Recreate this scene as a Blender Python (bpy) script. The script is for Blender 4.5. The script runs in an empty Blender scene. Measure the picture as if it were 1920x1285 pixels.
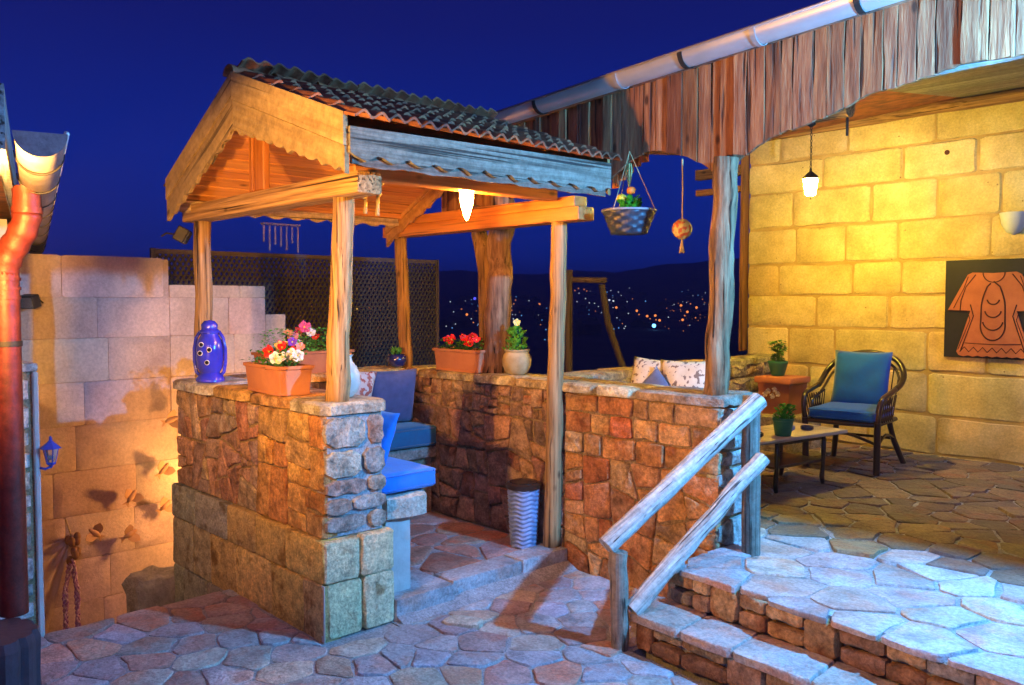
import bpy, bmesh, math, random
import numpy as np
from mathutils import Vector, Matrix, noise

PI = math.pi
rnd = random.Random(11)
HAZE = .0004
S = bpy.context.scene
COL = S.collection

# ------------------------------------------------------------------ camera
CAM = Vector((3.509, -2.054, 1.6))
YAW, PIT = math.radians(137.16), math.radians(2.76)
cd = bpy.data.cameras.new('camera')
cd.sensor_width = 36; cd.lens = 30.0; cd.clip_start = .05; cd.clip_end = 12000
cam = bpy.data.objects.new('camera', cd); COL.objects.link(cam)
fwd = Vector((math.cos(YAW)*math.cos(PIT), math.sin(YAW)*math.cos(PIT), -math.sin(PIT)))
cam.location = CAM
cam.rotation_euler = fwd.to_track_quat('-Z', 'Y').to_euler()
S.camera = cam

# ------------------------------------------------------------------ world: blue hour sky
W = bpy.data.worlds.new('World'); S.world = W; W.use_nodes = True
nt = W.node_tree; nt.nodes.clear()
out = nt.nodes.new('ShaderNodeOutputWorld'); bg = nt.nodes.new('ShaderNodeBackground')
tc = nt.nodes.new('ShaderNodeTexCoord'); sx = nt.nodes.new('ShaderNodeSeparateXYZ'); rp = nt.nodes.new('ShaderNodeValToRGB')
nt.links.new(tc.outputs['Generated'], sx.inputs[0]); nt.links.new(sx.outputs['Z'], rp.inputs[0])
nt.links.new(rp.outputs[0], bg.inputs['Color']); nt.links.new(bg.outputs[0], out.inputs[0])
e = rp.color_ramp.elements
e[0].position = 0; e[0].color = (.0034, .0075, .125, 1)
e[1].position = 1; e[1].color = (.004, .004, .045, 1)
for p_, c_ in ((.05, (.0026, .0165, .225)), (.16, (.0026, .0160, .225)), (.30, (.0046, .0085, .13)), (.45, (.0048, .0045, .07))):
    k = e.new(p_); k.color = (*c_, 1)
bg.inputs['Strength'].default_value = 1.22

# ------------------------------------------------------------------ colour management / sampling
S.view_settings.view_transform = 'Standard'; S.view_settings.look = 'None'
S.view_settings.exposure = 0.0; S.view_settings.gamma = 1.0; S.view_settings.use_curve_mapping = False
S.render.engine = 'CYCLES'
S.cycles.use_denoising = True
S.cycles.max_bounces = 7; S.cycles.diffuse_bounces = 4; S.cycles.glossy_bounces = 3
S.cycles.transmission_bounces = 6; S.cycles.transparent_max_bounces = 8
S.cycles.sample_clamp_indirect = 4.0

def lamp(name, loc, power, col, radius=.04, spot=None):
    l = bpy.data.lights.new(name, 'SPOT' if spot else 'POINT')
    l.energy = power; l.color = col; l.shadow_soft_size = radius
    o = bpy.data.objects.new(name, l); COL.objects.link(o); o.location = loc
    if spot:
        tgt, size, blend = spot
        l.spot_size = math.radians(size); l.spot_blend = blend
        o.rotation_euler = (Vector(tgt)-Vector(loc)).to_track_quat('-Z', 'Y').to_euler()
    return o
K_POS = (3.05, 1.56, 2.46)          # blue-white floodlight under the eave, shines to the front and left
Q_POS = (2.75, 4.35, 2.75)         # blue lamp under the veranda ceiling further right
W_POS = (.72, -1.62, 1.80)         # warm wall lamp left of the downpipe
C_POS = (3.5, -2.25, 3.4)             # added cool fill above and behind the camera, no real lamp
U_POS = (-2.80, .78, .16)         # warm up-light in the stairwell
lamp('floodlight_light', K_POS, 940, (.085, .42, 1.0), .035)
lamp('veranda_light', Q_POS, 120, (.20, .36, 1.0), .06, spot=((1.3, 4.6, .3), 80, .7))
lamp('wall_lamp_light', W_POS, 450, (1.0, .47, .09), .04)
lamp('stair_light', U_POS, 42, (1.0, .42, .10), .05)
lamp('cool_fill_light', C_POS, 135, (.40, .40, 1.0), .12)

# ------------------------------------------------------------------ object helpers
WM = {}
FR = [Matrix.Identity(4)]
def frame(loc=(0, 0, 0), rz=0):
    FR[0] = Matrix.Translation(Vector(loc)) @ Matrix.Rotation(rz, 4, 'Z')
def noframe(): FR[0] = Matrix.Identity(4)
def meta(o, label=None, cat=None, group=None, kind=None):
    if label: o['label'] = label
    if cat: o['category'] = cat
    if group: o['group'] = group
    if kind: o['kind'] = kind
    return o
def thing(name, label, cat, loc=(0, 0, 0), rz=0, group=None, kind=None):
    o = bpy.data.objects.new(name, None); COL.objects.link(o)
    o.empty_display_size = .1
    o.location = loc; o.rotation_euler = (0, 0, rz)
    WM[o.name] = Matrix.Translation(Vector(loc)) @ Matrix.Rotation(rz, 4, 'Z')
    return meta(o, label, cat, group, kind)
def structure(name, verts, faces, m, **kw):
    o = obj(name, (verts, faces), m, **kw); o['kind'] = 'structure'; return o
AX = {'x': Vector((1, 0, 0)), 'y': Vector((0, 1, 0)), 'z': Vector((0, 0, 1))}
def obj(name, vf, m, parent=None, grain=None, smooth=False, ang=None, color=None, mi=None):
    verts, faces = vf[0], vf[1]
    V = np.array(verts, dtype=float)
    M = np.array(FR[0])
    V = V @ M[:3, :3].T + M[:3, 3]
    c = (V.min(0)+V.max(0))/2
    me = bpy.data.meshes.new(name)
    me.from_pydata((V-c).tolist(), [], faces)
    if grain is not None:
        g = AX[grain] if isinstance(grain, str) else Vector(grain)
        g = (FR[0].to_3x3() @ g).normalized()
        h = g.cross(Vector((0, 0, 1)) if abs(g.z) < .9 else Vector((1, 0, 0))).normalized(); k = g.cross(h)
        P = V-c; gp = np.stack([P @ np.array(g), P @ np.array(h), P @ np.array(k)], 1).astype(np.float32).ravel()
        at = me.attributes.new('grain_position', 'FLOAT_VECTOR', 'POINT'); at.data.foreach_set('vector', gp)
    for mm in (m if isinstance(m, (list, tuple)) else [m]): me.materials.append(mm)
    if mi is not None: me.polygons.foreach_set('material_index', mi)
    if smooth:
        me.polygons.foreach_set('use_smooth', [True]*len(me.polygons))
        if ang: me.set_sharp_from_angle(angle=math.radians(ang))
    me.update()
    o = bpy.data.objects.new(name, me); COL.objects.link(o)
    o.location = c
    WM[o.name] = Matrix.Translation(Vector(c))
    if parent is not None:
        o.parent = parent; o.matrix_parent_inverse = WM[parent.name].inverted()
    o.color = (*(color or (1, 1, 1)), 1)
    return o
def children(o): return [c for c in COL.objects if c.parent == o]
def copy_tree(root, loc, rz, label=None):
    r = root.copy(); COL.objects.link(r); r.location = loc; r.rotation_euler = (0, 0, rz)
    WM[r.name] = Matrix.Translation(Vector(loc)) @ Matrix.Rotation(rz, 4, 'Z')
    if label: r['label'] = label
    for ch in children(root):
        mi_ = ch.matrix_parent_inverse.copy(); c = ch.copy(); COL.objects.link(c); c.parent = r; c.matrix_parent_inverse = mi_
        for g in children(ch):
            mg = g.matrix_parent_inverse.copy(); d = g.copy(); COL.objects.link(d); d.parent = c; d.matrix_parent_inverse = mg
    return r
def join(*vfs):
    V, F = [], []
    for v, f in vfs:
        n = len(V); V += list(v); F += [tuple(i+n for i in q) for q in f]
    return V, F

# ------------------------------------------------------------------ shape helpers
def box(x0, x1, y0, y1, z0, z1, bev=0, seg=1, wob=0):
    if bev <= 0:
        v = [(x, y, z) for z in (z0, z1) for y in (y0, y1) for x in (x0, x1)]
        return v, [(0, 2, 3, 1), (4, 5, 7, 6), (0, 1, 5, 4), (2, 6, 7, 3), (0, 4, 6, 2), (1, 3, 7, 5)]
    bm = bmesh.new(); bmesh.ops.create_cube(bm, size=1)
    for q in bm.verts:
        q.co = Vector(((x0+x1)/2+q.co.x*(x1-x0), (y0+y1)/2+q.co.y*(y1-y0), (z0+z1)/2+q.co.z*(z1-z0)))
    bmesh.ops.bevel(bm, geom=bm.edges[:], offset=bev, segments=seg, affect='EDGES', profile=.6)
    bm.verts.ensure_lookup_table()
    v = [tuple(q.co) for q in bm.verts]; f = [tuple(a.index for a in q.verts) for q in bm.faces]
    bm.free()
    return v, f
def xform(vf, M): return [tuple(M @ Vector(p)) for p in vf[0]], vf[1]
def ring_path(pts, radii, n=10, rough=0, seed=0, caps=True, squash=1, twist=0):
    """a tube through pts; rough = irregular radius, like a peeled log"""
    P = [Vector(p) for p in pts]; V, F = [], []
    up0 = None
    for i, p in enumerate(P):
        t = ((P[min(i+1, len(P)-1)]-P[max(i-1, 0)])).normalized()
        if up0 is None:
            up0 = Vector((0, 0, 1)) if abs(t.z) < .9 else Vector((1, 0, 0))
        a = t.cross(up0).normalized(); up0 = a.cross(t).normalized(); b = up0
        r = radii[i] if isinstance(radii, (list, tuple)) else radii
        for k in range(n):
            th = 2*PI*k/n+twist*i
            rr = r
            if rough:
                rr *= 1+rough*.42*noise.noise(Vector((math.cos(th)*1.3+seed*7.1, math.sin(th)*1.3, p.dot(t)*3.5+i*.35)))
            V.append(tuple(p+a*math.cos(th)*rr*squash+b*math.sin(th)*rr))
    for i in range(len(P)-1):
        for k in range(n):
            k2 = (k+1) % n
            F.append((i*n+k, i*n+k2, (i+1)*n+k2, (i+1)*n+k))
    if caps:
        F.append(tuple(reversed(range(n)))); F.append(tuple(range((len(P)-1)*n, len(P)*n)))
    return V, F
def lerp_pts(a, b, k): return [tuple(Vector(a).lerp(Vector(b), i/(k-1))) for i in range(k)]
def log(a, b, r0, r1, n=14, k=10, rough=.22, seed=0, bend=.012):
    pts = []
    for i, p in enumerate(lerp_pts(a, b, k)):
        w_ = Vector((noise.noise(Vector((i*.5, seed*3.3, 0))), noise.noise(Vector((i*.5, seed*3.3, 9))), 0))*bend
        pts.append(Vector(p)+(w_ if 0 < i < k-1 else w_*0))
    return ring_path(pts, [r0+(r1-r0)*i/(k-1) for i in range(k)], n, rough, seed)
def lathe(prof, n=20, c=(0, 0, 0)):
    V, F = [], []
    for r, z in prof:
        for k in range(n):
            V.append((c[0]+r*math.cos(2*PI*k/n), c[1]+r*math.sin(2*PI*k/n), c[2]+z))
    for i in range(len(prof)-1):
        for k in range(n):
            k2 = (k+1) % n; F.append((i*n+k, i*n+k2, (i+1)*n+k2, (i+1)*n+k))
    if prof[0][0] > 1e-4: F.append(tuple(reversed(range(n))))
    if prof[-1][0] > 1e-4: F.append(tuple(range((len(prof)-1)*n, len(prof)*n)))
    return V, F
def ball(c, r, n=8, m=6, sz=1): return lathe([(max(r*math.sin(PI*i/m), 1e-5), -r*sz*math.cos(PI*i/m)) for i in range(m+1)], n, c)
def plate(poly3, n, th):
    """polygon (3D points) given thickness th along -n"""
    k = len(poly3); n = Vector(n)
    V = [tuple(Vector(p)) for p in poly3]+[tuple(Vector(p)-n*th) for p in poly3]
    return V, [tuple(range(k)), tuple(reversed(range(k, 2*k)))]+[(i, k+i, k+(i+1) % k, (i+1) % k) for i in range(k)]

# ------------------------------------------------------------------ materials
def mat(name, ramp=((0, (1, 1, 1)), (1, (1, 1, 1))), scale=6, detail=6, wood=None, obcol=False, bump=.4, bscale=40, rough=.8,
        metal=0, spec=.3, dist=0, bdist=.01, patch=None, pits=None, coarse=None, knots=False, grain=None, coat=0, trans=0, sheen=0):
    m = bpy.data.materials.new(name); m.use_nodes = True
    nt = m.node_tree; N = nt.nodes; Lk = nt.links.new
    b = N['Principled BSDF']
    b.inputs['Roughness'].default_value = rough; b.inputs['Metallic'].default_value = metal
    b.inputs['Specular IOR Level'].default_value = spec
    if coat: b.inputs['Coat Weight'].default_value = coat
    if trans: b.inputs['Transmission Weight'].default_value = trans
    if sheen: b.inputs['Sheen Weight'].default_value = sheen
    oi = N.new('ShaderNodeObjectInfo')
    mul = N.new('ShaderNodeVectorMath'); mul.operation = 'SCALE'; mul.inputs[0].default_value = (37, 19, 53)
    Lk(oi.outputs['Random'], mul.inputs['Scale'])
    add = N.new('ShaderNodeVectorMath'); add.operation = 'ADD'; Lk(mul.outputs[0], add.inputs[1])
    if wood:
        uv = N.new('ShaderNodeAttribute'); uv.attribute_name = 'grain_position'; Lk(uv.outputs['Vector'], add.inputs[0])
        mp = N.new('ShaderNodeMapping'); mp.inputs['Scale'].default_value = (wood[0], wood[1], wood[1])
        Lk(add.outputs[0], mp.inputs[0]); co = mp.outputs[0]
    else:
        g = N.new('ShaderNodeNewGeometry'); Lk(g.outputs['Position'], add.inputs[0]); co = add.outputs[0]
    n1 = N.new('ShaderNodeTexNoise'); n1.inputs['Scale'].default_value = scale if not wood else 1
    n1.inputs['Detail'].default_value = detail; n1.inputs['Roughness'].default_value = .62; n1.inputs['Distortion'].default_value = dist
    Lk(co, n1.inputs['Vector'])
    r = N.new('ShaderNodeValToRGB'); Lk(n1.outputs[0], r.inputs[0])
    el = r.color_ramp.elements
    el[0].position = .28+.44*ramp[0][0]; el[0].color = (*ramp[0][1], 1)
    el[1].position = .28+.44*ramp[-1][0]; el[1].color = (*ramp[-1][1], 1)
    for q, c in ramp[1:-1]: k = el.new(.28+.44*q); k.color = (*c, 1)
    col = r.outputs[0]
    def mix(a, bb, fac, mode='MIX'):
        x = N.new('ShaderNodeMix'); x.data_type = 'RGBA'; x.blend_type = mode
        if hasattr(fac, 'is_linked') or hasattr(fac, 'links'): Lk(fac, x.inputs['Factor'])
        else: x.inputs['Factor'].default_value = fac
        for s_, v_ in (('A', a), ('B', bb)):
            i = [q for q in x.inputs if q.name == s_ and q.type == 'RGBA'][0]
            if isinstance(v_, tuple): i.default_value = (*v_, 1)
            else: Lk(v_, i)
        return [q for q in x.outputs if q.type == 'RGBA'][0]
    if patch:   # (colour, scale, threshold, softness)
        n2 = N.new('ShaderNodeTexNoise'); n2.inputs['Scale'].default_value = patch[1]; n2.inputs['Detail'].default_value = 5
        Lk(add.outputs[0], n2.inputs['Vector'])
        mr = N.new('ShaderNodeMapRange'); Lk(n2.outputs[0], mr.inputs[0])
        mr.inputs[1].default_value = patch[2]; mr.inputs[2].default_value = patch[2]+patch[3]
        mr.inputs[4].default_value = patch[4] if len(patch) > 4 else .8
        col = mix(col, patch[0], mr.outputs[0])
    if grain:
        ng = N.new('ShaderNodeTexNoise'); ng.inputs['Scale'].default_value = grain[0]; ng.inputs['Detail'].default_value = 6; ng.inputs['Roughness'].default_value = .75
        Lk(add.outputs[0], ng.inputs['Vector'])
        rg_ = N.new('ShaderNodeValToRGB'); Lk(ng.outputs[0], rg_.inputs[0]); ee = rg_.color_ramp.elements
        ee[0].position = .36; ee[0].color = (grain[1],)*3+(1,); ee[1].position = .64; ee[1].color = (grain[2],)*3+(1,)
        col = mix(col, rg_.outputs[0], 1.0, 'MULTIPLY')
    if obcol: col = mix(col, oi.outputs['Color'], 1.0, 'MULTIPLY')
    height = None
    nb = N.new('ShaderNodeTexNoise'); nb.inputs['Scale'].default_value = bscale if not wood else 1.7
    nb.inputs['Detail'].default_value = 8; nb.inputs['Roughness'].default_value = .65
    Lk(co, nb.inputs['Vector']); height = nb.outputs[0]
    if coarse:
        nc = N.new('ShaderNodeTexNoise'); nc.inputs['Scale'].default_value = coarse; nc.inputs['Detail'].default_value = 4
        Lk(add.outputs[0], nc.inputs['Vector'])
        ma = N.new('ShaderNodeMath'); ma.operation = 'MULTIPLY_ADD'; ma.inputs[1].default_value = 2.2
        Lk(nc.outputs[0], ma.inputs[0]); Lk(height, ma.inputs[2]); height = ma.outputs[0]
    if pits:    # (scale, radius, colour)
        vo = N.new('ShaderNodeTexVoronoi'); vo.inputs['Scale'].default_value = pits[0]; vo.inputs['Randomness'].default_value = 1
        Lk(add.outputs[0], vo.inputs['Vector'])
        mr = N.new('ShaderNodeMapRange'); Lk(vo.outputs['Distance'], mr.inputs[0])
        mr.inputs[1].default_value = pits[1]*.6; mr.inputs[2].default_value = pits[1]; mr.inputs[3].default_value = 1; mr.inputs[4].default_value = 0
        # only some cells carry a pit
        sp = N.new('ShaderNodeSeparateColor'); Lk(vo.outputs['Color'], sp.inputs[0])
        gt = N.new('ShaderNodeMath'); gt.operation = 'GREATER_THAN'; gt.inputs[1].default_value = pits[3]; Lk(sp.outputs[0], gt.inputs[0])
        mm = N.new('ShaderNodeMath'); mm.operation = 'MULTIPLY'; Lk(mr.outputs[0], mm.inputs[0]); Lk(gt.outputs[0], mm.inputs[1])
        col = mix(col, pits[2], mm.outputs[0])
        ms = N.new('ShaderNodeMath'); ms.operation = 'SUBTRACT'; Lk(height, ms.inputs[0]); Lk(mm.outputs[0], ms.inputs[1]); height = ms.outputs[0]
    if wood:    # drying cracks and knots along the grain
        m2 = N.new('ShaderNodeMapping'); m2.inputs['Scale'].default_value = (wood[0]*.45, wood[1]*1.1, wood[1]*1.1); Lk(add.outputs[0], m2.inputs[0])
        n3 = N.new('ShaderNodeTexNoise'); n3.inputs['Scale'].default_value = 1; n3.inputs['Detail'].default_value = 3; Lk(m2.outputs[0], n3.inputs['Vector'])
        mr = N.new('ShaderNodeMapRange'); Lk(n3.outputs[0], mr.inputs[0])
        mr.inputs[1].default_value = .60; mr.inputs[2].default_value = .67; mr.inputs[4].default_value = .9
        dk = tuple(c*.18 for c in ramp[0][1])
        col = mix(col, dk, mr.outputs[0])
        ms = N.new('ShaderNodeMath'); ms.operation = 'SUBTRACT'; Lk(height, ms.inputs[0]); Lk(mr.outputs[0], ms.inputs[1]); height = ms.outputs[0]
        if knots:
            m3 = N.new('ShaderNodeMapping'); m3.inputs['Scale'].default_value = (4, 8, 8); Lk(add.outputs[0], m3.inputs[0])
            vo = N.new('ShaderNodeTexVoronoi'); vo.inputs['Scale'].default_value = 1; Lk(m3.outputs[0], vo.inputs['Vector'])
            mr = N.new('ShaderNodeMapRange'); Lk(vo.outputs['Distance'], mr.inputs[0])
            mr.inputs[1].default_value = .07; mr.inputs[2].default_value = .15; mr.inputs[3].default_value = .8; mr.inputs[4].default_value = 0
            col = mix(col, dk, mr.outputs[0])
    Lk(col, b.inputs['Base Color'])
    if bump:
        bp = N.new('ShaderNodeBump'); bp.inputs['Strength'].default_value = bump; bp.inputs['Distance'].default_value = bdist*1.15
        Lk(height, bp.inputs['Height']); Lk(bp.outputs[0], b.inputs['Normal'])
    # roughness variation
    mr = N.new('ShaderNodeMapRange'); Lk(n1.outputs[0], mr.inputs[0]); mr.inputs[1].default_value = .3; mr.inputs[2].default_value = .7
    mr.inputs[3].default_value = max(rough-.12, .03); mr.inputs[4].default_value = min(rough+.12, 1); Lk(mr.outputs[0], b.inputs['Roughness'])
    return m
def emit(name, col, s):
    m = bpy.data.materials.new(name); m.use_nodes = True
    b = m.node_tree.nodes['Principled BSDF']
    b.inputs['Base Color'].default_value = (*col, 1); b.inputs['Emission Color'].default_value = (*col, 1); b.inputs['Emission Strength'].default_value = s
    return m
G = lambda v: (v, v, v)
M = {}
M['stone'] = mat('rubble_stone', ((0, G(.30)), (.45, G(.95)), (1, G(1.6))), scale=11, obcol=True, bump=1.0, bscale=55, bdist=.012, coarse=16, rough=.88, grain=(55, .62, 1.3),
                 patch=((.50, .22, .08), 6, .55, .12, .6))
M['ashlar'] = mat('ashlar_stone', ((0, G(.5)), (.5, G(1)), (1, G(1.25))), scale=14, obcol=True, bump=1.0, bscale=60, bdist=.010, coarse=18, rough=.9, grain=(70, .66, 1.28),
                  patch=((.30, .19, .08), 8, .58, .10, .75))
M['flag'] = mat('flagstone', ((0, G(.5)), (.5, G(1)), (1, G(1.3))), scale=7, obcol=True, bump=.9, bscale=60, bdist=.008, coarse=22, rough=.6, spec=.4, grain=(60, .68, 1.25),
                patch=((1.15, .62, .42), 5, .52, .12, .6))
M['mortar'] = mat('mortar', ((0, (.20, .14, .08)), (1, (.46, .34, .20))), scale=12, grain=(90, .6, 1.3), bump=.8, bscale=70, bdist=.01, coarse=15, rough=.95)
M['mortar_floor'] = mat('floor_mortar', ((0, (.24, .24, .24)), (1, (.46, .47, .48))), scale=10, grain=(80, .65, 1.25), bump=.7, bscale=60, bdist=.008, coarse=14, rough=.8)
M['tufa'] = mat('tufa_block', ((0, (.54, .40, .15)), (.5, (.72, .57, .25)), (1, (.84, .70, .37))), scale=4, obcol=True, bump=.45, bscale=50, bdist=.008, coarse=6,
                rough=.92, grain=(60, .80, 1.12), pits=(13, .10, (.30, .19, .07), .75), patch=((.60, .44, .20), 2.2, .55, .25, .45))
M['tufa_mortar'] = mat('tufa_mortar', ((0, (.40, .26, .08)), (1, (.62, .43, .16))), scale=6, bump=.5, bscale=60, rough=.95)
M['pinkwall'] = mat('pink_tuff', ((0, (.44, .33, .29)), (.5, (.62, .49, .43)), (1, (.74, .61, .54))), scale=2.2, obcol=True, bump=.6, bscale=50, bdist=.006, coarse=7, grain=(45, .84, 1.12),
                    rough=.95, patch=((.46, .34, .26), 1.3, .52, .2, .6), pits=(4, .07, (.12, .06, .04), .6))
M['plaster'] = mat('pale_plaster', ((0, (.40, .39, .36)), (1, (.62, .60, .56))), scale=6, bump=.4, bscale=40, coarse=6, rough=.9)
M['wood_old'] = mat('weathered_wood', ((0, (.10, .06, .03)), (.5, (.34, .24, .13)), (1, (.56, .42, .25))), wood=(1.8, 60), bump=1, bdist=.005, rough=.78, obcol=True, knots=True)
M['wood_grey'] = mat('silvered_wood', ((0, (.17, .15, .13)), (.5, (.38, .35, .31)), (1, (.56, .53, .48))), wood=(1.8, 60), bump=1, bdist=.006, rough=.7, obcol=True, grain=(25, .7, 1.2))
M['wood_pine'] = mat('varnished_pine', ((0, (.36, .13, .03)), (.5, (.58, .23, .055)), (1, (.68, .32, .09))), wood=(1.6, 34), bump=.3, bdist=.003, rough=.45, obcol=True, knots=True, spec=.5)
M['wood_red'] = mat('bark_edged_plank', ((0, (.12, .042, .018)), (.5, (.34, .14, .06)), (1, (.54, .28, .12))), wood=(3.2, 30), bump=.9, bdist=.01, rough=.75, obcol=True, knots=True)
M['wood_dark'] = mat('dark_lacquered_cane', ((0, (.018, .010, .007)), (1, (.06, .032, .02))), wood=(5, 60), bump=.3, rough=.3, spec=.6)
M['tile'] = mat('clay_roof_tile', ((0, (.12, .04, .025)), (.5, (.34, .12, .05)), (1, (.46, .19, .09))), scale=11, obcol=True, bump=.5, bscale=60, rough=.8, patch=((.05, .045, .04), 6, .52, .15, .6))
M['terra'] = mat('terracotta', ((0, (.46, .17, .075)), (1, (.60, .26, .12))), scale=9, obcol=True, bump=.15, bscale=50, rough=.6)
M['soil'] = mat('potting_soil', ((0, (.015, .010, .007)), (1, (.05, .035, .022))), scale=40, bump=.8, bscale=90, rough=1)
M['leaf'] = mat('leaf', ((0, (.04, .12, .02)), (1, (.13, .34, .06))), scale=25, obcol=True, bump=.2, rough=.5)
M['petal'] = mat('petal', ((0, G(.8)), (1, G(1.0))), scale=50, obcol=True, bump=.1, rough=.6)
M['galv'] = mat('galvanised_steel', ((0, (.50, .46, .45)), (1, (.66, .62, .60))), scale=3, bump=.03, bscale=8, rough=.42, metal=.55, spec=.5)
M['redpipe'] = mat('red_brown_painted_metal', ((0, (.08, .011, .008)), (1, (.14, .022, .015))), scale=14, bump=.25, bscale=30, rough=.5, spec=.4, grain=(30, .6, 1.2))
M['galv_dark'] = mat('dark_gutter_steel', ((0, (.13, .12, .13)), (1, (.24, .21, .21))), scale=7, bump=.2, bscale=20, rough=.5, metal=.4, grain=(40, .7, 1.2))  # darker steel for the left gutter than for the long one
M['beads'] = mat('patterned_bead_ball', ((0, (.60, .50, .10)), (1, (.80, .72, .25))), scale=30, bump=.6, bscale=110, rough=.6, patch=((.65, .10, .03), 38, .50, .04, .9))
M['board_tan'] = mat('tan_board', ((0, (.30, .21, .10)), (.5, (.42, .31, .16)), (1, (.50, .39, .22))), wood=(1.3, 26), bump=.5, bdist=.005, rough=.75, obcol=True, knots=True, grain=(18, .72, 1.2))
M['metal_dark'] = mat('dark_iron', ((0, (.02, .02, .02)), (1, (.05, .045, .04))), scale=20, bump=.2, rough=.5, metal=.5)
M['bluecer'] = mat('blue_glazed_ceramic', ((0, (.022, .03, .50)), (1, (.04, .05, .75))), scale=7, bump=.12, bscale=18, rough=.18, spec=.6, coat=.5)
M['navycer'] = mat('navy_glazed_ceramic', ((0, (.006, .010, .05)), (1, (.015, .02, .10))), scale=7, bump=.05, rough=.15, spec=.6, coat=.4)
M['bluepaint'] = mat('blue_painted_metal', ((0, (.02, .06, .40)), (1, (.03, .09, .55))), scale=14, bump=.1, rough=.4)
M['greenpot'] = mat('green_plastic_pot', ((0, (.02, .13, .07)), (1, (.04, .20, .11))), scale=9, bump=.1, rough=.45)
M['claypot'] = mat('ochre_clay_pot', ((0, (.32, .24, .10)), (1, (.52, .42, .22))), scale=14, bump=.4, bscale=40, rough=.7)
M['ivory'] = mat('ivory_ceramic', ((0, (.62, .58, .48)), (1, (.78, .75, .66))), scale=9, bump=.05, rough=.3)
M['fab_blue'] = mat('blue_canvas', ((0, (.006, .17, .66)), (1, (.010, .24, .82))), scale=30, obcol=True, bump=.35, bscale=420, bdist=.002, coarse=9, rough=.85, sheen=.3)
M['fab_slate'] = mat('slate_blue_fabric', ((0, (.05, .075, .17)), (1, (.09, .12, .25))), scale=20, obcol=True, bump=.35, bscale=420, bdist=.002, coarse=9, rough=.9, sheen=.3)
M['fab_floral'] = mat('floral_fabric', ((0, (.66, .60, .42)), (1, (.76, .71, .54))), scale=18, bump=.3, bscale=300, bdist=.002, rough=.9,
                      patch=((.14, .09, .07), 34, .57, .03, .85))
M['fab_rose'] = mat('rose_floral_fabric', ((0, (.72, .60, .50)), (1, (.80, .72, .62))), scale=18, bump=.3, bscale=300, bdist=.002, rough=.9,
                    patch=((.50, .10, .05), 26, .50, .05, .9))
M['cloth_pink'] = mat('pale_pink_cloth', ((0, (.42, .33, .34)), (1, (.60, .50, .50))), scale=12, bump=.4, bscale=60, rough=.95)
M['cord'] = mat('purple_white_cord', ((0, (.20, .06, .32)), (.5, (.42, .25, .50)), (1, (.75, .70, .78))), scale=45, bump=.6, bscale=90, rough=.9)
M['rope'] = mat('pale_jute_rope', ((0, (.42, .32, .12)), (1, (.70, .56, .28))), scale=50, obcol=True, bump=.8, bscale=120, rough=.95)
M['bark'] = mat('rough_barked_log', ((0, (.07, .045, .028)), (.5, (.24, .16, .095)), (1, (.44, .32, .20))), wood=(3.5, 34), bump=1, bdist=.012, rough=.85, obcol=True)
M['wicker'] = mat('grey_painted_wicker', ((0, (.16, .18, .20)), (1, (.36, .40, .44))), scale=20, obcol=True, bump=.2, bscale=60, rough=.4, spec=.6)
M['glass'] = mat('clear_glass', ((0, (.75, .8, .85)), (1, (.9, .93, .95))), scale=5, bump=0, rough=.08, trans=.9)
M['straw'] = mat('pale_table_wood', ((0, (.44, .34, .19)), (1, (.66, .55, .36))), wood=(2, 30), bump=.3, bdist=.003, rough=.55)
M['panel_black'] = mat('black_board', ((0, (.006, .006, .009)), (1, (.016, .015, .02))), scale=8, bump=.1, rough=.5)
M['carved'] = mat('carved_orange_clay', ((0, (.36, .10, .04)), (1, (.52, .17, .07))), scale=6, bump=.3, bscale=30, rough=.7)
M['carve_line'] = mat('dark_incised_line', ((0, (.05, .015, .01)), (1, (.09, .03, .02))), scale=6, bump=.1, rough=.8)
M['lattice'] = mat('dark_lattice_wood', ((0, (.035, .028, .025)), (1, (.08, .065, .055))), scale=20, obcol=True, bump=.3, rough=.8)
M['frame_wood'] = mat('pink_grey_frame_wood', ((0, (.20, .14, .13)), (1, (.34, .25, .23))), wood=(2, 30), obcol=True, bump=.3, rough=.8)
M['earth'] = mat('dark_earth', ((0, (.07, .065, .065)), (.5, (.11, .10, .10)), (1, (.17, .155, .15))), scale=.02, detail=10, bump=.3, bscale=.3, bdist=.5, rough=1)
M['rock'] = mat('dark_rock', ((0, (.16, .15, .15)), (1, (.45, .44, .43))), scale=8, bump=1, bscale=25, bdist=.03, coarse=8, rough=.8)
M['house_wall'] = mat('night_house_wall', ((0, (.12, .11, .10)), (1, (.22, .20, .18))), scale=.3, bump=0, rough=.95)
M['hole'] = mat('dark_hole', ((0, (.004, .004, .006)), (1, (.008, .008, .012))), bump=0, rough=.9)
M['wick'] = mat('ceramic_white', ((0, (.62, .64, .66)), (1, (.75, .77, .80))), scale=9, bump=.05, rough=.35)

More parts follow.
